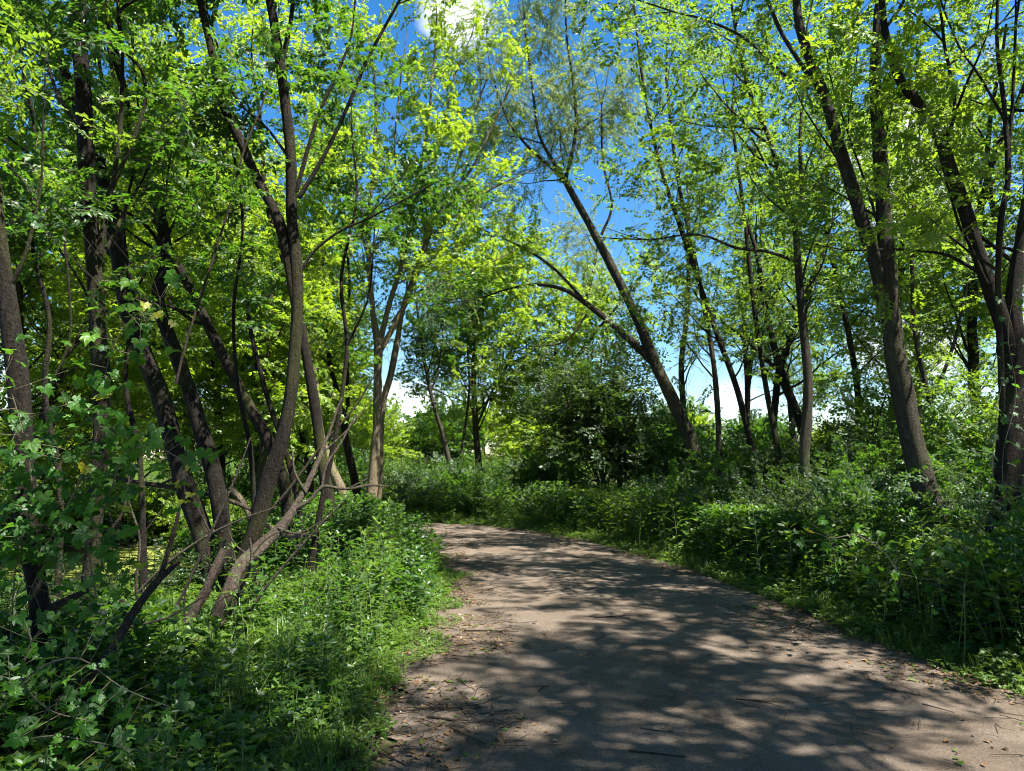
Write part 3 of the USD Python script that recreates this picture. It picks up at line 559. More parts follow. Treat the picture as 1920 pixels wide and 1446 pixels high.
# ------------------------------------------------------------------ trees standing farther back
far = [  # name, label, x, y, h, r, spread, crown base, n, kind, seed, s
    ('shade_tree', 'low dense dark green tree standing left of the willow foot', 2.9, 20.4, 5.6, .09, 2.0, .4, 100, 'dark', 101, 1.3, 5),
    ('bright_tree', 'sunlit yellow-green tree at the bend, left of the dark low tree', .4, 25.4, 9.8, .14, 2.7, .6, 26, 'maple', 102, 1.5, 2),
    ('bright_tree', 'tall sunlit yellow-green tree behind the bend pair', -1.2, 28.5, 10.8, .16, 2.7, 1.8, 24, 'maple', 103, 1.5, 1),
    ('grey_willow', 'pale grey-green willow behind the bend, its top in the sky gap', 1.2, 33.0, 12.8, .2, 2.6, 7.0, 30, 'willow', 104, 1.7, 2),
    ('pond_tree', 'sunlit tree across the pond, leftmost', -13.5, 15.5, 10.5, .13, 2.4, 1.0, 46, 'maple', 105, 1.15, 1),
    ('pond_tree', 'sunlit leafy tree across the pond behind the straight trunk', -9.6, 16.6, 9.5, .13, 2.3, .8, 48, 'maple', 106, 1.15, 2),
    ('pond_tree', 'sunlit leafy tree across the pond between the leaning trunks', -7.4, 19.0, 11, .14, 2.4, 1.0, 48, 'maple', 107, 1.15, 1),
    ('pond_tree', 'sunlit tree behind the forked tree', -7.0, 24.0, 9.5, .15, 2.4, 1.2, 44, 'maple', 108, 1.25, 1),
    ('pond_tree', 'far tree on the left showing through the leaning trunks', -14.5, 24.0, 13.5, .17, 2.9, 1.4, 50, 'maple', 109, 1.4, 1),
    ('pond_tree', 'dark tree at the far left behind the edge trunk', -9.2, 10.0, 8.5, .11, 2.1, 1.6, 34, 'mid', 110, 1.0, 1),
    ('pond_tree', 'tree behind the pale clump of trunks', -8.5, 31.0, 12, .15, 2.6, 1.2, 44, 'mid', 111, 1.5, 1),
    ('pond_tree', 'sunlit low-crowned tree on the pond bank right behind the forked tree', -5.2, 15.2, 8.5, .10, 2.0, 1.0, 44, 'maple', 131, 1.05, 2),
    ('pond_tree', 'sunlit tree filling the gap left of the pale clump', -5.6, 20.5, 7.5, .10, 2.1, 1.0, 40, 'maple', 132, 1.15, 1),
    ('pond_tree', 'tall bright tree beyond the pond, above the leaning trunks', -11.0, 20.5, 14, .15, 2.8, 1.2, 56, 'maple', 133, 1.25, 1),
    ('pond_tree', 'bright tree beyond the pond between edge trunk and straight trunk', -8.6, 12.6, 9.0, .10, 2.1, .6, 46, 'maple', 134, 1.0, 2),
    ('right_tree', 'thin-crowned tree behind the willow', 8.6, 22.5, 9.5, .13, 2.3, 2.0, 30, 'deep', 112, 1.25, 1),
    ('right_tree', 'tree between the willow and slender trunk, farther back', 6.4, 18.6, 12.0, .12, 2.6, 3.0, 44, 'deep', 113, 1.15, 1),
    ('right_tree', 'tree behind the slender grey trunk', 8.6, 17.5, 11.5, .13, 2.3, 2.4, 34, 'maple', 114, 1.1, 1),
    ('right_tree', 'tree behind the stout grey trunk', 9.6, 15.0, 11.0, .13, 2.2, 2.0, 30, 'deep', 115, 1.05, 1),
    ('right_tree', 'tree in the gap right of the stout trunk', 11.0, 15.5, 11.5, .13, 2.2, 3.6, 24, 'maple', 116, 1.05, 1),
    ('right_tree', 'tree behind the ivied trunk', 11.0, 12.4, 10.0, .12, 2.2, 1.2, 34, 'mid', 117, 1.0, 1),
    ('right_tree', 'farthest thin tree seen low through the right wood', 13.5, 24.0, 11.0, .14, 2.6, 2.0, 34, 'deep', 118, 1.35, 1),
    ('right_bush_tree', 'bushy small tree low behind the right undergrowth', 6.2, 14.2, 3.4, .05, 1.2, .4, 30, 'deep', 119, 1.0, 3),
    ('right_bush_tree', 'bushy small tree low beside the stout trunk', 7.0, 11.2, 2.8, .05, 1.1, .4, 26, 'deep', 120, .9, 3),
    ('right_bush_tree', 'bushy small tree between the stout and ivied trunks', 8.2, 11.5, 3.4, .05, 1.2, .5, 28, 'deep', 121, .95, 3),
    ('right_bush_tree', 'small bushy tree at the foot of the willow', 4.6, 18.4, 3.0, .05, 1.2, .3, 26, 'mid', 122, 1.1, 3)]
for n, lab, x, y, h, r, sp, cb, nb, kind, sd, s, st in far:
    if n == 'right_tree': nb = int(nb * .85); s *= .85
    auto_tree(n, lab, 'tree', x, y, h, r, sp, cb, nb, kind, 'grey_bark' if kind != 'deep' else 'dark_bark', sd, lean=(RNG.normal() * .06, RNG.normal() * .04), s=s, every=.2 * s, stems=st)
# trees whose crowns reach over the path from behind and beside the photographer: the shade in the foreground
OVER = [(-1.5, -1.3, 9.0, 2.2, 4.6, 44, .22, 'slender trunk behind the viewer on the left'), (5.4, 2.5, 13.5, 2.8, 5.8, 28, -.2, 'leaning grey trunk right of the viewer'), (5.0, -.8, 13, 2.6, 5.6, 22, -.2, 'leaning grey trunk behind the viewer on the right'), (8.2, 2.4, 12, 2.5, 4.0, 26, -.08, 'upright trunk farther right'), (9.4, 5.2, 12, 2.3, 3.6, 30, -.05, 'upright trunk right of the ivied one'), (-4.8, 1.6, 11, 2.4, 3.4, 30, .12, 'dark trunk left of the viewer')]
for k, (x, y, h, sp, cb, nb, ln, lab) in enumerate(OVER):
    auto_tree('overhanging_tree', 'tree shading the path from above, ' + lab, 'tree', x, y, h, .14, sp, cb, nb, 'maple' if k % 2 else 'deep', 'grey_bark', 200 + k, lean=(ln, .25 if k == 0 else .03), s=.9, every=.24, keep=lambda p: (p[:, 2] > 2.6))
# far tree line beyond the meadow
for k in range(26):
    a = -.62 + 1.24 * (k + RNG.random() * .7) / 26; D = RNG.uniform(70, 105); h = RNG.uniform(4.0, 7.5)
    g = np.random.default_rng(300 + k); x, y = D * math.tan(a), D; base = np.array([x, y, 0.0])
    t = thing('distant_tree', base, 'rounded dark tree in the far tree line beyond the meadow', 'tree', 'trees of the far tree line')
    obj('trunk', tube(np.array([[0, 0, -.2], [.1, 0, h * .4], [0, .1, h * .8]]), [.3, .22, .06], 6), 'grey_bark', t)
    n = 260; c = g.normal(size=(n, 3)); c /= np.linalg.norm(c, axis=1, keepdims=True); c *= (g.random((n, 1)) ** .45) * [h * .42, h * .42, h * .46]; c[:, 2] += h * .54
    c *= (.85 + .3 * meshkit.noise(c * .5, k))[:, None]
    d = c - [0, 0, h * .4]; protos, mt = SPRIGS['mid' if k % 3 else 'maple']
    instancer('foliage', t, [[(p[0][0], mt), p[1]] for p in protos], [mt] * len(protos), c, frames(d, g.normal(size=(n, 3)) * .4 + [0, 0, 1]), g.uniform(3, 5, n), g.integers(0, len(protos), n))
print('sprigs', N_SPRIG)
# ================================================================== fallen and dead wood
def kinked(p, a, seed):
    return p + a * 2 * np.stack([meshkit.fbm(p * 4.0 + 7.3 * c, 3, seed + c) - .5 for c in range(3)], 1) * np.minimum(1, np.arange(len(p)) / 4)[:, None]
def dead_wood(name, label, cat, D, limbs, bark, seed=1, group=None, names=None):
    """limbs: (px, py, width px, extra depth); the first is the log itself"""
    lines = []
    for limb in limbs:
        p = [[*at(q[0], q[1], D + (q[3] if len(q) > 3 else 0)), .7 * q[2] / FPX * (D + (q[3] if len(q) > 3 else 0)) / 2] for q in limb]
        lines.append(smooth_line(np.array(p), .06))
    base = lines[0][0, :3].copy(); t = thing(name, base, label, cat, group)
    for k, l in enumerate(lines):
        obj('log' if k == 0 else 'side_branch', tube(kinked(l[:, :3], .25 * l[:, 3].max(), seed + k) - base, l[:, 3], 14 if l[:, 3].max() > .03 else 7, .22 if l[:, 3].max() > .03 else .08, seed + k), bark, t, smooth=True)
dead_wood('fallen_log', 'thick sunlit fallen trunk lying aslant against the forked tree', 'log', 6.6, [
    [(385, 1235, 42, -.3), (402, 1170, 40), (428, 1110, 39), (450, 1060, 38, .2), (490, 1025, 36, .4), (530, 985, 30, .6), (562, 935, 20, .8), (590, 880, 14, 1.0), (616, 815, 9, 1.2), (640, 745, 6, 1.4)],
    [(548, 958, 12, .7), (585, 935, 10, .75), (604, 912, 10, .8), (650, 917, 8, .9), (690, 910, 7, 1.0), (728, 912, 4, 1.1)],
    [(652, 917, 5, .9), (672, 906, 4, .95), (690, 897, 3, 1.0)],
    [(604, 912, 8, .85), (613, 870, 7, .9), (640, 830, 6, 1.0), (668, 775, 4, 1.1)],
    [(575, 925, 7, .8), (553, 885, 6, .9), (548, 840, 4, 1.0)],
    [(604, 850, 5, 1.1), (652, 805, 4, 1.2), (700, 745, 3, 1.3)],
    [(470, 1045, 7, .3), (440, 1020, 5, .3), (425, 985, 3, .3)], [(520, 990, 7, .5), (560, 1000, 5, .5), (615, 970, 3, .5)]], 'pale_dead_wood', 61)
for k, (D, lab, limbs) in enumerate([
    (6.9, 'thin straight grey dead stick leaning left across the foot of the leaning trunks', [[(300, 1190, 9), (345, 1110, 9), (395, 1000, 8), (440, 900, 6), (470, 820, 4)], [(395, 1000, 5), (370, 950, 3)]]),
    (7.4, 'thin grey dead stick low between the fallen trunk and the pond', [[(250, 1120, 8), (310, 1060, 8), (380, 1010, 7), (450, 975, 5), (520, 950, 3)]]),
    (6.4, 'bare forked dead stick right of the fallen trunk', [[(455, 1170, 9), (500, 1100, 8), (560, 1030, 7), (610, 975, 5), (655, 930, 3)], [(560, 1030, 5), (570, 985, 3)]]),
    (5.6, 'slender dead stick standing aslant in front of the pond', [[(270, 1180, 9), (255, 1100, 8), (262, 1010, 7), (240, 930, 5), (248, 860, 3)], [(262, 1010, 4), (300, 960, 3)]]),
    (5.0, 'thin dead stick crossing the long dead branch at the bottom left', [[(100, 1250, 9), (160, 1220, 9), (230, 1180, 8), (310, 1160, 6), (380, 1120, 4)]]),
    (9.5, 'dark dead stick leaning right behind the forked tree', [[(470, 1000, 10), (540, 920, 9), (600, 840, 8), (660, 770, 6), (705, 700, 4)]])]):
    dead_wood('dead_stick', lab, 'branch', D, limbs, 'pale_dead_wood' if k != 5 else 'brown_dead_wood', 160 + k)
dead_wood('fallen_branch', 'grey fallen limb beside the thick fallen trunk, splintered on top', 'branch', 6.5, [
    [(325, 1225, 28, -.3), (355, 1165, 28, -.1), (388, 1105, 27), (405, 1065, 25, .1), (420, 1030, 20, .2)],
    [(372, 1140, 10), (400, 1090, 9), (425, 1045, 8), (436, 1030, 5)],
    [(350, 1180, 6), (345, 1130, 5), (352, 1095, 2)]], 'brown_dead_wood', 62)
dead_wood('fallen_branch', 'thin pale dead stick right of the thick fallen trunk', 'branch', 6.3, [
    [(395, 1190, 13, -.1), (430, 1150, 12), (455, 1095, 11), (472, 1050, 10), (468, 1008, 6)], [(448, 1112, 6), (420, 1120, 4), (408, 1132, 3)], [(470, 1045, 5), (500, 1010, 4), (540, 990, 3)]], 'pale_dead_wood', 63)
dead_wood('fallen_branch', 'long dark dead branch slanting up from the bottom left to a forked tip', 'branch', 4.3, [
    [(60, 1375, 30, -.4), (120, 1310, 28, -.2), (190, 1245, 26), (250, 1150, 24, .2), (300, 1085, 20, .4), (335, 1055, 12, .5)],
    [(300, 1085, 15, .4), (322, 1010, 12, .5), (332, 975, 10, .55), (338, 950, 7, .6)],
    [(312, 1070, 8, .4), (330, 1055, 7, .45), (340, 1045, 5, .5)]], 'brown_dead_wood', 64)
dead_wood('broken_stump', 'short broken leaning stump among the plants left of the fallen limbs', 'stump', 5.2, [[(208, 1275, 40), (222, 1215, 36), (236, 1170, 33), (228, 1125, 16)]], 'pale_dead_wood', 65)
dead_wood('fallen_log', 'broken log lying low at the left edge of the photo', 'log', 4.6, [
    [(-40, 1235, 42), (20, 1185, 36), (75, 1152, 30), (120, 1128, 22), (165, 1105, 14)], [(90, 1145, 8), (120, 1155, 6), (165, 1120, 4)]], 'brown_dead_wood', 66)
dead_wood('fallen_branch', 'horizontal dark dead branch behind the leaning trunks', 'branch', 8.9, [
    [(190, 890, 10), (260, 905, 12), (330, 915, 14), (420, 935, 12), (480, 960, 9)], [(300, 910, 7), (360, 880, 5), (430, 845, 4)], [(260, 905, 6), (300, 870, 5), (350, 850, 3)]], 'brown_dead_wood', 67)
dead_wood('fallen_branch', 'mossy dead limb lying behind the fallen trunk', 'branch', 9.0, [
    [(430, 915, 18), (455, 940, 18), (470, 975, 16)], [(500, 985, 14), (540, 1005, 15), (590, 1000, 10)]], 'tan_bark', 68)
dead_wood('fallen_branch', 'crooked dead twig branch standing in the pond brush', 'branch', 8.2, [
    [(205, 1060, 12), (210, 1000, 11), (232, 960, 10), (238, 920, 8), (255, 885, 4)], [(215, 1000, 6), (205, 960, 4)]], 'brown_dead_wood', 69)
dead_wood('fallen_branch', 'long bare dead limb hanging slantwise among the left trunks', 'branch', 7.0, [
    [(330, 720, 8), (350, 640, 8), (395, 500, 7), (432, 380, 6), (455, 290, 6), (490, 200, 5), (515, 120, 4)]], 'brown_dead_wood', 70)
# tangle of dry reeds and brush at the pond
def brush():
    g = np.random.default_rng(77); ms = []
    for _ in range(260):
        b = np.array([g.uniform(-6.6, -4.0), g.uniform(8.2, 11.0), 0]); b[2] = float(height(b[0], b[1]))
        w = wander(g, b, [g.normal() * .8, g.normal() * .4, g.uniform(.2, 1)], g.uniform(.5, 1.3), -.05, .12, .12); ms.append(tube(w, np.linspace(.006, .002, len(w)), 3, cap=False))
    tag(obj('dry_brush', cat_mesh(ms), 'pale_dead_wood'), 'tangle of dry grey stalks at the near bank of the pond', kind='stuff')
brush()

# ================================================================== undergrowth
def herb(seed, H=.6, pairs=7, ll=.10, lw=.055, kind='ovate', taper=.4, whorl=2, split=False):
    g = np.random.default_rng(seed); leaves, stems = [], []
    w = wander(g, np.zeros(3), [g.normal() * .12, g.normal() * .12, 1], H, .03, .06, .08); t = np.linspace(0, 1, len(w))
    stems.append(tube(w, np.linspace(.0045, .0015, len(w)) * (H / .6) ** .5, 4, cap=False)); a0 = g.random() * 6.28
    for k in range(pairs):
        u = .12 + .88 * (k + .5) / pairs; p = np.array([np.interp(u, t, w[:, i]) for i in range(3)])
        size = (1 - taper * abs(u - .45) * 1.4) * g.uniform(.8, 1.15)
        for s in range(whorl):
            a = a0 + k * (1.57 if whorl == 2 else 2.4) + s * 2 * math.pi / whorl + g.normal() * .25
            d = np.array([math.cos(a), math.sin(a), g.uniform(-.1, .5) + .3 * u]); pet = (.02 + .02 * g.random()) * (ll / .1)
            q = p + unit(d) * pet; stems.append(tube(np.array([p, q]), .0013, 3, cap=False))
            leaves.append(place(leaf8(ll * size, lw * size, .3, g.uniform(.1, .4), .35 if kind == 'ovate' else .4), rot(d, g.normal(size=3) * .25 + [0, 0, 1]), q))
    for s in range(4):
        a = a0 + s * 1.57; d = np.array([math.cos(a), math.sin(a), 1.3]); leaves.append(place(leaf8(ll * .55, lw * .5), rot(d, [g.normal() * .2, 0, 1]), w[-1]))
    return (leaves if split else cat_mesh(leaves)), cat_mesh(stems)
def low_leaves(seed, n=16, R=.16, H=.16, s=1.0):
    g = np.random.default_rng(seed); leaves, stems = [], []
    for _ in range(n):
        b = np.array([g.normal() * R * .5, g.normal() * R * .5, 0]); q = b + [g.normal() * .05, g.normal() * .05, H * g.uniform(.3, 1.1)]
        stems.append(tube(np.array([b, q]), .0013, 3, cap=False)); a = g.random() * 6.28
        for k in range(3):
            d = np.array([math.cos(a + (k - 1) * 1.25), math.sin(a + (k - 1) * 1.25), g.normal() * .2 - .05]); leaves.append(place(leaf4(.055 * s * g.uniform(.7, 1.3), .04 * s), rot(d, g.normal(size=3) * .3 + [0, 0, 1]), q))
    return cat_mesh(leaves), cat_mesh(stems)
def tuft(seed, n=26, H=.3, spread=.5):
    g = np.random.default_rng(seed); vs, fs, o = [], [], 0
    for _ in range(n):
        b = np.array([g.normal() * .04, g.normal() * .04, 0]); a = g.random() * 6.28; d = np.array([math.cos(a), math.sin(a), 0]); h = H * g.uniform(.5, 1.2); w = .0045; sd = np.array([-d[1], d[0], 0]) * w
        lean = spread * g.uniform(.2, 1.2); pts = [b, b + d * h * lean * .3 + [0, 0, h * .55], b + d * h * lean * .9 + [0, 0, h * (.9 - .3 * lean)]]
        vs.append(np.array([pts[0] - sd, pts[0] + sd, pts[1] - sd, pts[1] + sd, pts[2]])); fs.append(np.array([[0, 1, 3], [0, 3, 2], [2, 3, 4]]) + o); o += 5
    return np.vstack(vs), np.vstack(fs)
def two(m, lm, sm='green_stem'): return [(m[0], lm), (m[1], sm)]
OV = [herb(400 + k, .55, 7, .125, .08) for k in range(4)]
LA = [herb(420 + k, .85, 13, .115, .026, 'lance', .5, 3) for k in range(4)]
NE = [herb(440 + k, .7, 9, .10, .06, 'ovate', .7) for k in range(3)]
LO = [low_leaves(460 + k) for k in range(4)]
GR = [tuft(480 + k) for k in range(3)]
DRY = herb(490, .9, 6, .05, .02, 'lance', .8)
HERBS = [two(m, 'herb_leaf') for m in OV] + [two(m, 'bright_herb_leaf') for m in LA] + [two(m, 'herb_leaf') for m in NE] + [two(m, 'bright_herb_leaf') for m in OV[:2]] + [two(DRY, 'dry_leaf', 'pale_dead_wood')]
COVER = [two(m, 'herb_leaf') for m in LO[:2]] + [two(m, 'bright_herb_leaf') for m in LO[2:]] + [[(m, 'grass_blade')] for m in GR]
def dist(p): return shapely.distance(shapely.points(p[:, 0], p[:, 1]), PATH)
def in_view(p, m=.12): return (p[:, 1] > 1.6) & (np.abs(p[:, 0]) < (p[:, 1]) * (.7 + m) + .6)
def in_pond(p, k=1.0): return ((p[:, 0] - POND[0]) / POND[2]) ** 2 + ((p[:, 1] - POND[1]) / POND[3]) ** 2 < k
def scatter(g, n, x0, x1, y0, y1):
    return np.stack([g.uniform(x0, x1, n), g.uniform(y0, y1, n)], 1)
def lay(name, label, protos, p, scl, which, g, tilt=.15):
    z = height(p[:, 0], p[:, 1]) - .01; n = len(p)
    d = np.stack([np.cos(a := g.uniform(0, 6.28, n)), np.sin(a), g.normal(size=n) * tilt], 1)
    R = frames(d, g.normal(size=(n, 3)) * tilt + [0, 0, 1])
    pi = instancer(name, None, protos, [None] * len(protos), np.concatenate([p, z[:, None]], 1), R, scl, which)
    tag(pi, label)
g = np.random.default_rng(500)
# leafy herbs: low at the path's edge, waist high a step behind it
p = scatter(g, 52000, -13, 14, 1.8, 24); d = dist(p)
nearness = np.clip(9 / p[:, 1], .35, 1.0)
keep = in_view(p) & (d > .16) & ~in_pond(p, 1.05) & (g.random(len(p)) < nearness * np.clip(.25 + d * 1.2, 0, 1) * np.where(d > 5, .5, 1)) & (meshkit.noise(np.concatenate([p * .9, p[:, :1] * 0], 1), 6) > .16)
p, d = p[keep], d[keep]
left = p[:, 0] < np.interp(p[:, 1], [0, 9, 14, 20], [-.5, -.3, -1.2, -9])
pat = meshkit.noise(np.concatenate([p * .55, p[:, :1] * 0 + 2], 1), 16)
hh = np.where(left, np.clip(.34 + .26 * d, .3, .75), np.clip(.42 + .62 * d, .4, 1.35)) * (.7 + .7 * pat) * g.uniform(.75, 1.2, len(p))
hh = np.where(left & (p[:, 1] < 6.5), hh * .72, hh); hh = np.where(left & (p[:, 1] > 7) & (d < 1.6), hh * 1.15, hh)
hh *= np.where((p[:, 1] > 16) & ~left, .8, 1); lump = meshkit.fbm(np.concatenate([p * .8, p[:, :1] * 0 + 5], 1), 3, 41); hh = np.where(~left, np.minimum(hh, .62 + 1.7 * np.clip(lump - .35, 0, 1)) * g.uniform(.8, 1.25, len(p)), hh)
log_place = left & (p[:, 0] < -1.75) & (p[:, 1] > 5.2) & (p[:, 1] < 9.5); hh = np.where(log_place, np.minimum(hh, .26), hh)
thin = ~(log_place & (g.random(len(p)) < .6)) & ~(~left & (d < .36) & (g.random(len(p)) < .6)); hh = np.where(~left, hh * np.clip((d - .05) / .8, .28, 1), hh); p, d, hh, left = p[thin], d[thin], hh[thin], left[thin]
sp = meshkit.noise(np.concatenate([p * .4, p[:, :1] * 0 + 7], 1), 26)
which = np.where(sp < .44, g.integers(0, 4, len(p)), np.where(sp < .49, g.integers(4, 8, len(p)), np.where(sp < .7, g.integers(8, 11, len(p)), g.integers(11, 13, len(p)))))
which = np.where(~left & (g.random(len(p)) < .3), g.integers(11, 13, len(p)), which); which = np.where(g.random(len(p)) < .03, 13, which)
natural = np.array([.6] * 4 + [.95] * 4 + [.75] * 3 + [.6] * 2 + [1.0])
lay('undergrowth', 'dense green leafy undergrowth on both sides of the path', HERBS, p, np.minimum(hh / natural[which], 1.35), which, g)
N_HERB = len(p)
# low cover and grass at the edges
p = scatter(g, 60000, -11, 12, 1.8, 22); d = dist(p)
fr = meshkit.fbm(np.concatenate([p * 1.6, p[:, :1] * 0], 1), 3, 5)
din = shapely.distance(shapely.points(p[:, 0], p[:, 1]), PATH.exterior)
keep = in_view(p) & ((d > .02 + .5 * np.clip(fr - .52, 0, 1)) | (din < .9 * np.clip(fr - .5, 0, 1))) & ~in_pond(p, .95) & (g.random(len(p)) < np.clip(10 / p[:, 1], .3, 1) * np.where(d < 1.0, 1.0, .3))
p, d = p[keep], d[keep]
which = np.where(g.random(len(p)) < np.where(d < .45, .35, .15), g.integers(4, 7, len(p)), np.where(d < .5, g.integers(2, 4, len(p)), g.integers(0, 4, len(p))))
lay('ground_cover', 'low leafy cover and grass along the edges of the path', COVER, p, np.clip(.35 + .9 * d, .35, 1.0) * g.uniform(.7, 1.4, len(p)), which, g)
N_COVER = len(p)
# scrub of the meadow beyond the wood
p = scatter(g, 9000, -45, 45, 22, 80); keep = in_view(p) & (dist(p) > .4) & (g.random(len(p)) < np.clip(26 / p[:, 1], .2, 1)); p = p[keep]
which = g.integers(0, len(HERBS), len(p)); lay('meadow_scrub', 'sunlit green scrub of the open meadow beyond the trees', HERBS, p, g.uniform(.7, 1.5, len(p)) * np.clip(p[:, 1] / 30, 1, 1.6), which, g)

# bushes one can tell apart
def shrub(name, label, x, y, h, rad, kind='deep', seed=1, n=9, group=None, s=.62, every=.11):
    h *= 1.05 if x > 1.5 and y < 15 and h < 1.6 else .72 if -5 < x and y < 20 and h < 1.6 else .62 if y > 22 else .62 if x > 7.9 else .8; s *= .75; every *= .8
    g = np.random.default_rng(seed); z = float(height(x, y)); base = np.array([x, y, z]); t = thing(name, base, label, 'shrub', group); cr = Crown()
    for k in range(n):
        a = k * 2.4 + g.normal() * .3; w = wander(g, base + [.05 * math.cos(a), .05 * math.sin(a), -.04], [rad / h * math.cos(a) * .9, rad / h * math.sin(a) * .9, 1], h * g.uniform(.7, 1.1), -.01, .12, .12)
        obj('stem', tube(w - base, np.linspace(.011, .004, len(w)), 5), 'twig_bark', t)
        sub_branches(g, cr, w, .01, .004, max(4, int(h * 6)), h * .42, 0, .12, every, thick=.5, droop=.1); leaf_along(g, cr, w, .3, every, .1)
    finish_tree(t, base, cr, kind, g, s, 'twig_bark')
SH = [('dark bramble bush at the outer side of the bend, leftmost of that hedge', -4.2, 20.6, 1.3, .9, 'deep', 1.1), ('dark bramble bush in the hedge under the slender leaning trunks', -2.6, 20.0, 1.3, .9, 'deep', 1.1),
      ('sunlit bush in the hedge behind the grass at the bend', -.9, 19.3, 1.1, .8, 'mid', 1.1), ('dark bush in the hedge under the low dark tree', .8, 18.3, 1.2, .85, 'deep', 1.1), ('dark bush right of the bend under the low dark tree', 2.0, 17.4, 1.15, .85, 'deep', 1.0),
      ('shaded bush left of the willow foot', 3.0, 15.6, 1.2, .8, 'mid', .9), ('sunlit leafy bush on the right bank below the willow', 3.3, 13.6, 1.25, .8, 'mid', .85), ('dark bush on the right bank below the slender trunk', 4.5, 12.6, 1.4, .9, 'deep', .8),
      ('bush below the stout trunk, nearest the path', 4.6, 9.4, 1.25, .8, 'mid', .7), ('large leafy bush in front of the stout trunk', 5.6, 8.6, 1.35, .8, 'deep', .7), ('leafy bush in front of the ivied trunk', 5.2, 6.9, 1.3, .75, 'mid', .65),
      ('leafy bush at the right edge of the photo', 4.9, 5.6, 1.1, .6, 'deep', .6), ('leafy bush between the slender and stout trunks', 4.6, 11.0, 1.3, .8, 'deep', .8),
      ('small sunlit bush at the foot of the path-side clump', -2.7, 14.2, .9, .5, 'mid', .7), ('bush at the left of the fallen trunk', -3.5, 8.2, .8, .5, 'deep', .7), ('bush on the far bank of the pond', -6.0, 15.6, 1.9, 1.2, 'mid', 1.0), ('tall bush on the far bank of the pond, behind the straight trunk', -9.0, 13.6, 2.4, 1.3, 'maple', 1.0),
      ('bush on the far bank at the left edge', -8.8, 9.2, 2.2, 1.1, 'mid', .9), ('young bush on the pond bank behind the forked tree', -5.0, 13.2, 1.6, 1.0, 'maple', .9), ('young leafy bush at the foot of the edge trunk', -3.6, 5.2, 1.2, .6, 'deep', .7)]
SH += [('bush behind the hedge at the bend, farthest left', -5.6, 23.0, 2.6, 1.4, 'mid', 1.4), ('bush behind the hedge, left of the leaning pair of trunks', -3.8, 23.4, 2.4, 1.4, 'deep', 1.4), ('bush at the foot of the leaning pair of trunks beyond the bend', -1.9, 23.0, 2.3, 1.3, 'mid', 1.4), ('bush at the foot of the dark upright trunk beyond the bend', -.4, 23.4, 2.5, 1.3, 'deep', 1.4), ('bush under the sunlit yellow-green tree', 1.0, 22.4, 2.6, 1.3, 'mid', 1.4),
       ('dark understorey bush just left of the willow foot', 3.6, 19.3, 2.4, 1.3, 'deep', 1.3), ('dark understorey bush right behind the willow foot', 5.4, 18.6, 2.6, 1.4, 'deep', 1.3), ('understorey bush between the willow and the thin stems', 5.4, 16.2, 2.5, 1.3, 'mid', 1.2), ('dark understorey bush under the thin stems', 6.2, 15.4, 2.7, 1.3, 'deep', 1.2), ('understorey bush behind the slender grey trunk', 6.6, 13.6, 2.6, 1.3, 'deep', 1.1),
       ('understorey bush right of the slender grey trunk', 6.4, 12.2, 2.3, 1.1, 'mid', 1.0), ('dark understorey bush behind the stout trunk', 7.6, 12.6, 2.8, 1.3, 'deep', 1.1), ('understorey bush right of the stout trunk', 7.0, 10.0, 2.2, 1.1, 'mid', .95), ('dark understorey bush between the stout and the ivied trunk', 8.0, 10.8, 2.8, 1.2, 'deep', 1.0), ('dark understorey bush behind the ivied trunk', 7.6, 9.6, 2.9, 1.2, 'deep', .95),
       ('tall understorey bush at the back of the right wood, left part', 8.0, 17.6, 3.0, 1.5, 'deep', 1.3), ('tall understorey bush at the back of the right wood, middle part', 9.4, 16.0, 3.0, 1.5, 'mid', 1.3), ('tall understorey bush at the back of the right wood, right part', 10.4, 13.6, 3.2, 1.5, 'deep', 1.2), ('tall understorey bush by the far thin tree', 8.6, 22.0, 3.2, 1.6, 'deep', 1.5)]
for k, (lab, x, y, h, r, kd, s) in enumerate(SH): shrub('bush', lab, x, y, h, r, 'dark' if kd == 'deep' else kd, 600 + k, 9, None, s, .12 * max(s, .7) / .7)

# herbs that stand out singly: leaf by leaf for the nearest
def make_herb(name, label, group, leaf_mat, x, y, rz, scl, m, cat='plant'):
    t = thing(name, (x, y, float(height(x, y)) - .01), label, cat, group, rz, scl)
    obj('stem', m[1], 'green_stem', t)
    if isinstance(m[0], list):
        for l in m[0]: obj('leaf', l, leaf_mat, t)
    else: obj('foliage', m[0], leaf_mat, t)
    return t
def copy_herb(src, label, group, x, y, rz, scl):
    name = src.GetName().rsplit('_', 1)[0] if src.GetName()[-3:].isdigit() else src.GetName()
    t = thing(name, (x, y, float(height(x, y)) - .01), label, 'plant', group, rz, scl)
    t.GetReferences().AddInternalReference(src.GetPath()); t.SetInstanceable(True)
kinds = [('leafy_herb', herb(700, .5, 6, .11, .065, split=True), 'herb_leaf'), ('willow_herb', herb(701, .7, 11, .12, .028, 'lance', .5, 2, True), 'bright_herb_leaf'), ('nettle', herb(702, .6, 8, .085, .05, 'ovate', .7, 2, True), 'herb_leaf')]
zones = [('left', 'leafy herb among the shaded plants at the bottom left', 'herbs at the bottom left', (-3.2, -.95, 2.9, 5.6), 54, .75), ('leftfar', 'leafy herb in the sunny fringe on the left edge of the path', 'herbs on the sunny left edge', (-2.6, -.8, 6.0, 12.5), 60, 1.05),
         ('right', 'leafy herb in the front of the right-hand undergrowth', 'herbs in front of the right undergrowth', (1.6, 4.6, 5.2, 13.5), 70, 1.15)]
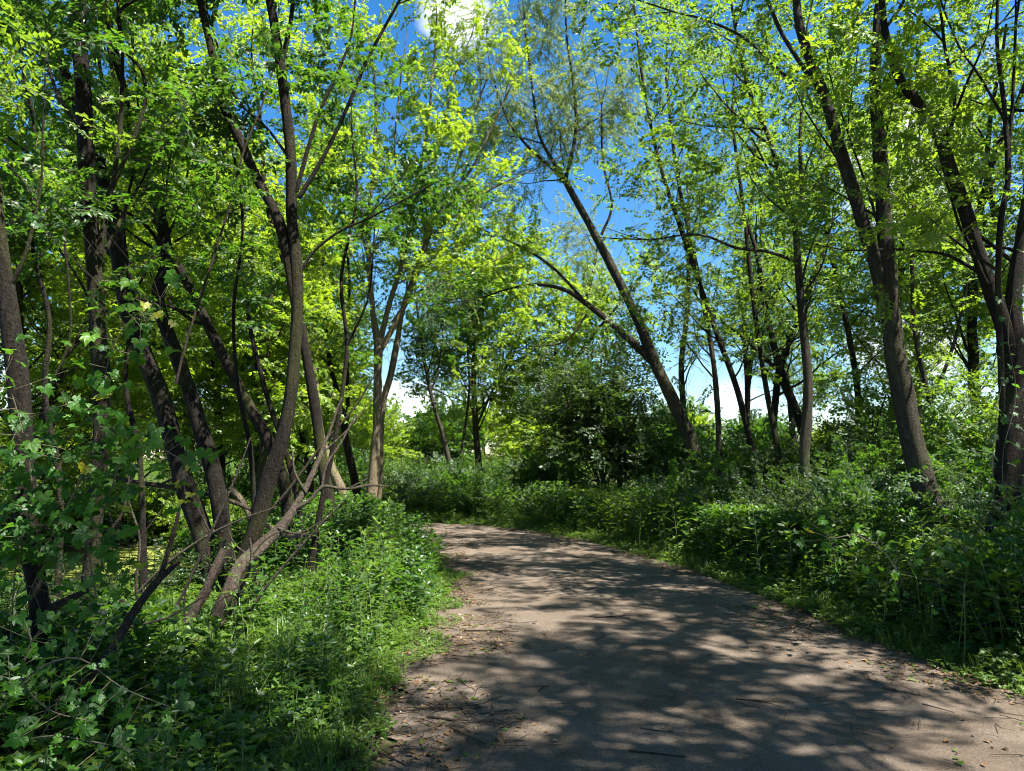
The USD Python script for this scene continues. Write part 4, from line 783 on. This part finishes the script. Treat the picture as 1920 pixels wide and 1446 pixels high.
for zn, lab, grp, (x0, x1, y0, y1), n, sc in zones:
    q = scatter(g, 900, x0, x1, y0, y1); dq = dist(q); q = q[in_view(q, 0) & (dq > .25) & (dq < (2.6 if zn == 'left' else 1.5))][:n]; first = {}
    for i, (x, y) in enumerate(q):
        k = int(g.integers(0, 3)); nm, m, mat = kinds[k]; L = {'leafy_herb': 'broad-', 'willow_herb': 'narrow-', 'nettle': 'toothed-'}[nm] + lab.replace('leafy herb', 'leaved herb')
        rz, s = g.uniform(0, 360), sc * g.uniform(.75, 1.3)
        if k not in first: first[k] = make_herb(nm, L, grp, mat, x, y, rz, s, m)
        else: copy_herb(first[k], L, grp, x, y, rz, s)
x, y = at(383, 1440, 2.75)[:2]
make_herb('young_shoot', 'bright young shoot of long pointed leaves at the bottom edge, left of centre', None, 'bright_herb_leaf', x, y, 20, .8, herb(730, .40, 6, .17, .036, 'lance', .3, 3, True))
x, y = at(300, 1460, 2.75)[:2]
make_herb('young_shoot', 'shaded young shoot of long pointed leaves just left of the bright one', None, 'herb_leaf', x, y, 70, .75, herb(731, .38, 6, .17, .036, 'lance', .3, 3, True))
x, y = at(735, 1015, 12.0)[:2]
for k, (dx, dy, s) in enumerate([(0, 0, 1.25), (-.2, .3, 1.1), (.15, -.5, 1.0), (-.35, -.3, .95), (.25, -1.1, .9)]):
    make_herb('goldenrod', ['tallest', 'second', 'third', 'leftmost', 'nearest'][k] + ' bright green leafy spire of the clump beside the path bend', None, 'bright_herb_leaf', x + dx, y + dy, 50 * k, s, herb(740 + k, .8, 16, .12, .03, 'lance', .75, 3))

# ------------------------------------------------------------------ wild vine with large lobed leaves
def lobed_leaf(g, s):
    a = np.array([-155, -138, -120, -104, -92, -74, -58, -40, -28, -12, 0, 12, 28, 40, 58, 74, 92, 104, 120, 138, 155.]) * math.pi / 180
    r = np.array([.40, .56, .66, .60, .72, .52, .64, .80, .60, .80, 1.0, .80, .60, .80, .64, .52, .72, .60, .66, .56, .40]) * (1 + g.normal(size=21) * .06) * (1 + .12 * g.normal() * np.sin(a))
    cu, fo, tw = g.uniform(.05, .45), g.uniform(-.05, .4), g.normal() * .2
    z = lambda r, a: -cu * (r * np.cos(a)).clip(0) ** 2 + fo * np.abs(np.sin(a)) * r - .22 * (np.abs(np.sin(a)) * r) ** 2 + tw * r * r * np.sin(2 * a)
    o = np.stack([r * np.cos(a), r * np.sin(a), z(r, a) + g.normal(size=21) * .03], 1); m = np.stack([.5 * r * np.cos(a), .5 * r * np.sin(a), z(.5 * r, a) + .02 * np.cos(5 * a)], 1)
    v = np.vstack([[[0, 0, 0]], m, o]) * s; k = np.arange(20)
    return v, np.vstack([np.stack([k * 0, k + 1, k + 2], 1), np.stack([k + 1, k + 22, k + 23], 1), np.stack([k + 1, k + 23, k + 2], 1)])
def vine(name, label, stems, D, n, s, seed, jitter=.16, mats=('grape_leaf', 'grape_leaf_light', 'grape_leaf', 'grape_leaf_dark'), yellow=.03, spots=()):
    g = np.random.default_rng(seed); lines = [smooth_line(np.array([at(q[0], q[1], D + (q[2] if len(q) > 2 else 0)) for q in st]), .05) for st in stems]
    base = lines[0][0].copy(); t = thing(name, base, label, 'vine')
    for l in lines: obj('stem', tube(l - base, np.linspace(.0045, .0018, len(l)), 5), 'red_stem', t)
    pts = np.vstack(lines); petioles = []
    places = [pts[i] + g.normal(size=3) * jitter * [1, .8, 1] for i in g.integers(0, len(pts), n)] + [at(px, py, D - .15 + g.normal() * .08) for px, py in spots]
    for c in places:
        near = pts[np.argmin(np.linalg.norm(pts - c, axis=1))]; petioles.append(tube(np.array([near, c]) - base, .0014, 3, cap=False))
        d = np.array([g.normal() * .8, -.4 + g.normal() * .5, -.55 + g.normal() * .35]); up = np.array([SUN[0] * .5 + g.normal() * .4, -.55 + g.normal() * .4, .8])
        ls = s * g.uniform(.55, 1.2)
        obj('leaf', place(lobed_leaf(g, ls), rot(d, up), c - base), 'yellow_leaf' if g.random() < yellow else mats[int(g.integers(0, len(mats)))], t)
    tag(obj('leaf_stalks', cat_mesh(petioles), 'red_stem', t), kind='stuff')
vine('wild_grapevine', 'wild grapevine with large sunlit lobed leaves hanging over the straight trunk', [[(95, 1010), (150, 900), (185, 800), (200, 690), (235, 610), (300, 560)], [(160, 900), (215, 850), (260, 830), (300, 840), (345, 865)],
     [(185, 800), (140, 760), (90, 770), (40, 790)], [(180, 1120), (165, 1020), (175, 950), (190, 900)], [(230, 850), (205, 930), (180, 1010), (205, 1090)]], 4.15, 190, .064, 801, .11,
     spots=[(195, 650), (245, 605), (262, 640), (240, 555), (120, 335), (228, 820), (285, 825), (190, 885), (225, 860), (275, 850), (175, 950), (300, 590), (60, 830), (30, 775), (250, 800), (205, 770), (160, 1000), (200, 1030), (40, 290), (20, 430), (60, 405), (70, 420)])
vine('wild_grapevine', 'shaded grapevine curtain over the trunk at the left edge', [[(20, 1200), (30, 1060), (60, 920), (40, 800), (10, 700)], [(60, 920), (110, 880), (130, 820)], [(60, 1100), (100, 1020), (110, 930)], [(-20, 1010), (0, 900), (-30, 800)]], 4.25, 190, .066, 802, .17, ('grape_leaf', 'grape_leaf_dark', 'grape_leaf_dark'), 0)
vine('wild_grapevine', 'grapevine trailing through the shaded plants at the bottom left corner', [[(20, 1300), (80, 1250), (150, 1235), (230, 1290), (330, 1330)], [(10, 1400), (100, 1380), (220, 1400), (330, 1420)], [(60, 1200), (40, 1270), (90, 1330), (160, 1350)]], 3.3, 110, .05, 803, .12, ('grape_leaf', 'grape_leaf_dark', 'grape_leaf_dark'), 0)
vine('wild_grapevine', 'short yellow-green vine sprig hanging before the thick leaning trunk', [[(352, 845), (350, 880), (345, 910), (352, 940)]], 4.6, 7, .05, 804, .03, yellow=.6)
vine('climbing_vine', 'leafy vine wrapping the broad trunk near the right edge', [[(1890, 1010), (1880, 860), (1905, 740), (1890, 620), (1915, 500)], [(1930, 980), (1925, 840), (1940, 700)], [(1865, 960), (1862, 840), (1880, 700)]], 7.55, 95, .06, 805, .16, ('herb_leaf',), 0)
vine('wild_grapevine', 'grapevine with broad leaves trailing in front of the right-hand bushes', [[(1560, 1010), (1610, 1005), (1660, 1040), (1690, 1075), (1760, 1090)], [(1780, 1000), (1830, 1050), (1880, 1070)]], 6.1, 60, .06, 806, .18, ('grape_leaf', 'grape_leaf_light', 'grape_leaf_dark'), .04)

# ------------------------------------------------------------------ litter on the path
def twig_on_path(px, py, ang, L, r, label, group=None, mat='brown_dead_wood', forks=1, seed=1):
    g = np.random.default_rng(seed); b = ground_at(px, py); b[2] = .028 + r; d = np.array([math.cos(ang), math.sin(ang), 0])
    w = wander(g, np.zeros(3), d, L, 0, .22, .05); w[:, 2] = np.abs(w[:, 2]) * .25
    t = thing('fallen_twig', b, label, 'twig', group); obj('stick', tube(w, np.linspace(r, r * .45, len(w)), 6, .1, seed), mat, t, smooth=True)
    for f in range(forks):
        i = int(len(w) * g.uniform(.3, .7)); w2 = wander(g, w[i], sideways(g, d, .6) * [1, 1, .2], L * g.uniform(.25, .45), 0, .2, .05); w2[:, 2] = np.abs(w2[:, 2]) * .3
        obj('side_twig', tube(w2, np.linspace(r * .55, r * .3, len(w2)), 5), mat, t)
TW = [(800, 1355, -.25, .42, .008, 'pale broken twig with a fork on the dirt at the bottom left of the path', 'pale_dead_wood', 2), (845, 1375, -.9, .35, .007, 'bent dark twig lying just right of the pale broken one', 'brown_dead_wood', 1), (650, 1390, -.75, .6, .011, 'thick grey stick at the bottom edge of the left plants', 'pale_dead_wood', 1),
      (690, 1330, .6, .4, .006, 'thin light twig by the plants at the bottom left of the path', 'pale_dead_wood', 0), (740, 1345, .2, .55, .007, 'dark twig pointing from the plants onto the path', 'brown_dead_wood', 2), (1115, 1165, .1, .4, .008, 'dark twig lying across the middle of the path', 'brown_dead_wood', 2),
      (870, 1190, -.1, .5, .008, 'dark twig on the left third of the path', 'brown_dead_wood', 1), (1180, 1420, -.2, .3, .006, 'short twig at the bottom centre of the path', 'brown_dead_wood', 0), (1010, 1305, 1.2, .14, .006, 'small upright-pointing stick fragment in the middle of the path', 'pale_dead_wood', 0),
      (905, 1330, .8, .2, .005, 'small twig right of the twig heap', 'brown_dead_wood', 0), (780, 1260, .5, .22, .005, 'pale straight twig at the left edge of the dirt', 'pale_dead_wood', 0), (1030, 1330, .15, .2, .004, 'short pale splinter near the bottom centre', 'pale_dead_wood', 0),
      (915, 1110, .9, .5, .005, 'thin twig by the grassy bulge of the left edge', 'brown_dead_wood', 0), (1380, 1320, -.3, .3, .005, 'twig with bits of leaf right of the centre', 'brown_dead_wood', 2), (1730, 1330, -1.0, .2, .005, 'tiny dark twig near the right edge of the path', 'brown_dead_wood', 0), (1200, 1375, -.5, .2, .004, 'thin twig below the centre of the path', 'brown_dead_wood', 0)]
for k, (px, py, a, L, r, lab, mat, f) in enumerate(TW): twig_on_path(px, py, a, L, r, lab, None, mat, f, 900 + k)
def litter():
    g = np.random.default_rng(950); tw = [tube(wander(np.random.default_rng(k), np.zeros(3), [1, 0, 0], .12, 0, .15, .03) * [1, 1, .2], .0016, 3, cap=False) for k in range(4)]
    lf = [leaf4(.045, .026, .3, .1), leaf4(.03, .02, .5, .2)]; peb = trimesh.creation.icosphere(1, .006); peb = (np.array(peb.vertices) * [1, .8, .6], np.array(peb.faces))
    p = scatter(g, 70000, -3.5, 5, 2.2, 17); inside = shapely.contains_xy(PATH.buffer(.15), p[:, 0], p[:, 1]); de = shapely.distance(shapely.points(p[:, 0], p[:, 1]), PATH.exterior)
    k = inside & in_view(p, 0) & (g.random(len(p)) < np.where(de < .3, 5.0, np.where(de < .45, 2.4, np.where(de < .8, .8, .07))) * np.clip(3.2 * (meshkit.fbm(np.concatenate([p * 1.4, p[:, :1] * 0], 1), 3, 61) - .38), 0, 1.4) * np.clip(5.5 / p[:, 1], .2, 1)); p, de = p[k], de[k]; n = len(p)
    which = np.where(g.random(n) < .42, g.integers(0, 4, n), np.where(g.random(n) < .5, 4, 5)); which = np.where(g.random(n) < .25, 7, which); which = np.where(g.random(n) < .06, 6, which)
    a = g.uniform(0, 6.28, n); d = np.stack([np.cos(a), np.sin(a), g.normal(size=n) * .1], 1); R = frames(d, g.normal(size=(n, 3)) * .25 + [0, 0, 1])
    pi = instancer('path_litter', None, [[(m, 'brown_dead_wood')] for m in tw] + [[(lf[0], 'dry_leaf')], [(lf[1], 'dry_leaf')], [(lf[0], 'bright_herb_leaf')], [(peb, 'path')]], [None] * 8, np.concatenate([p, np.full((n, 1), .03)], 1), R, g.uniform(.6, 1.6, n), which)
    tag(pi, 'scattered bits of twig, dry leaf and gravel on the dirt')
litter()
import sys
print('sprigs', N_SPRIG, 'herbs', N_HERB, 'cover', N_COVER, file=sys.stderr)
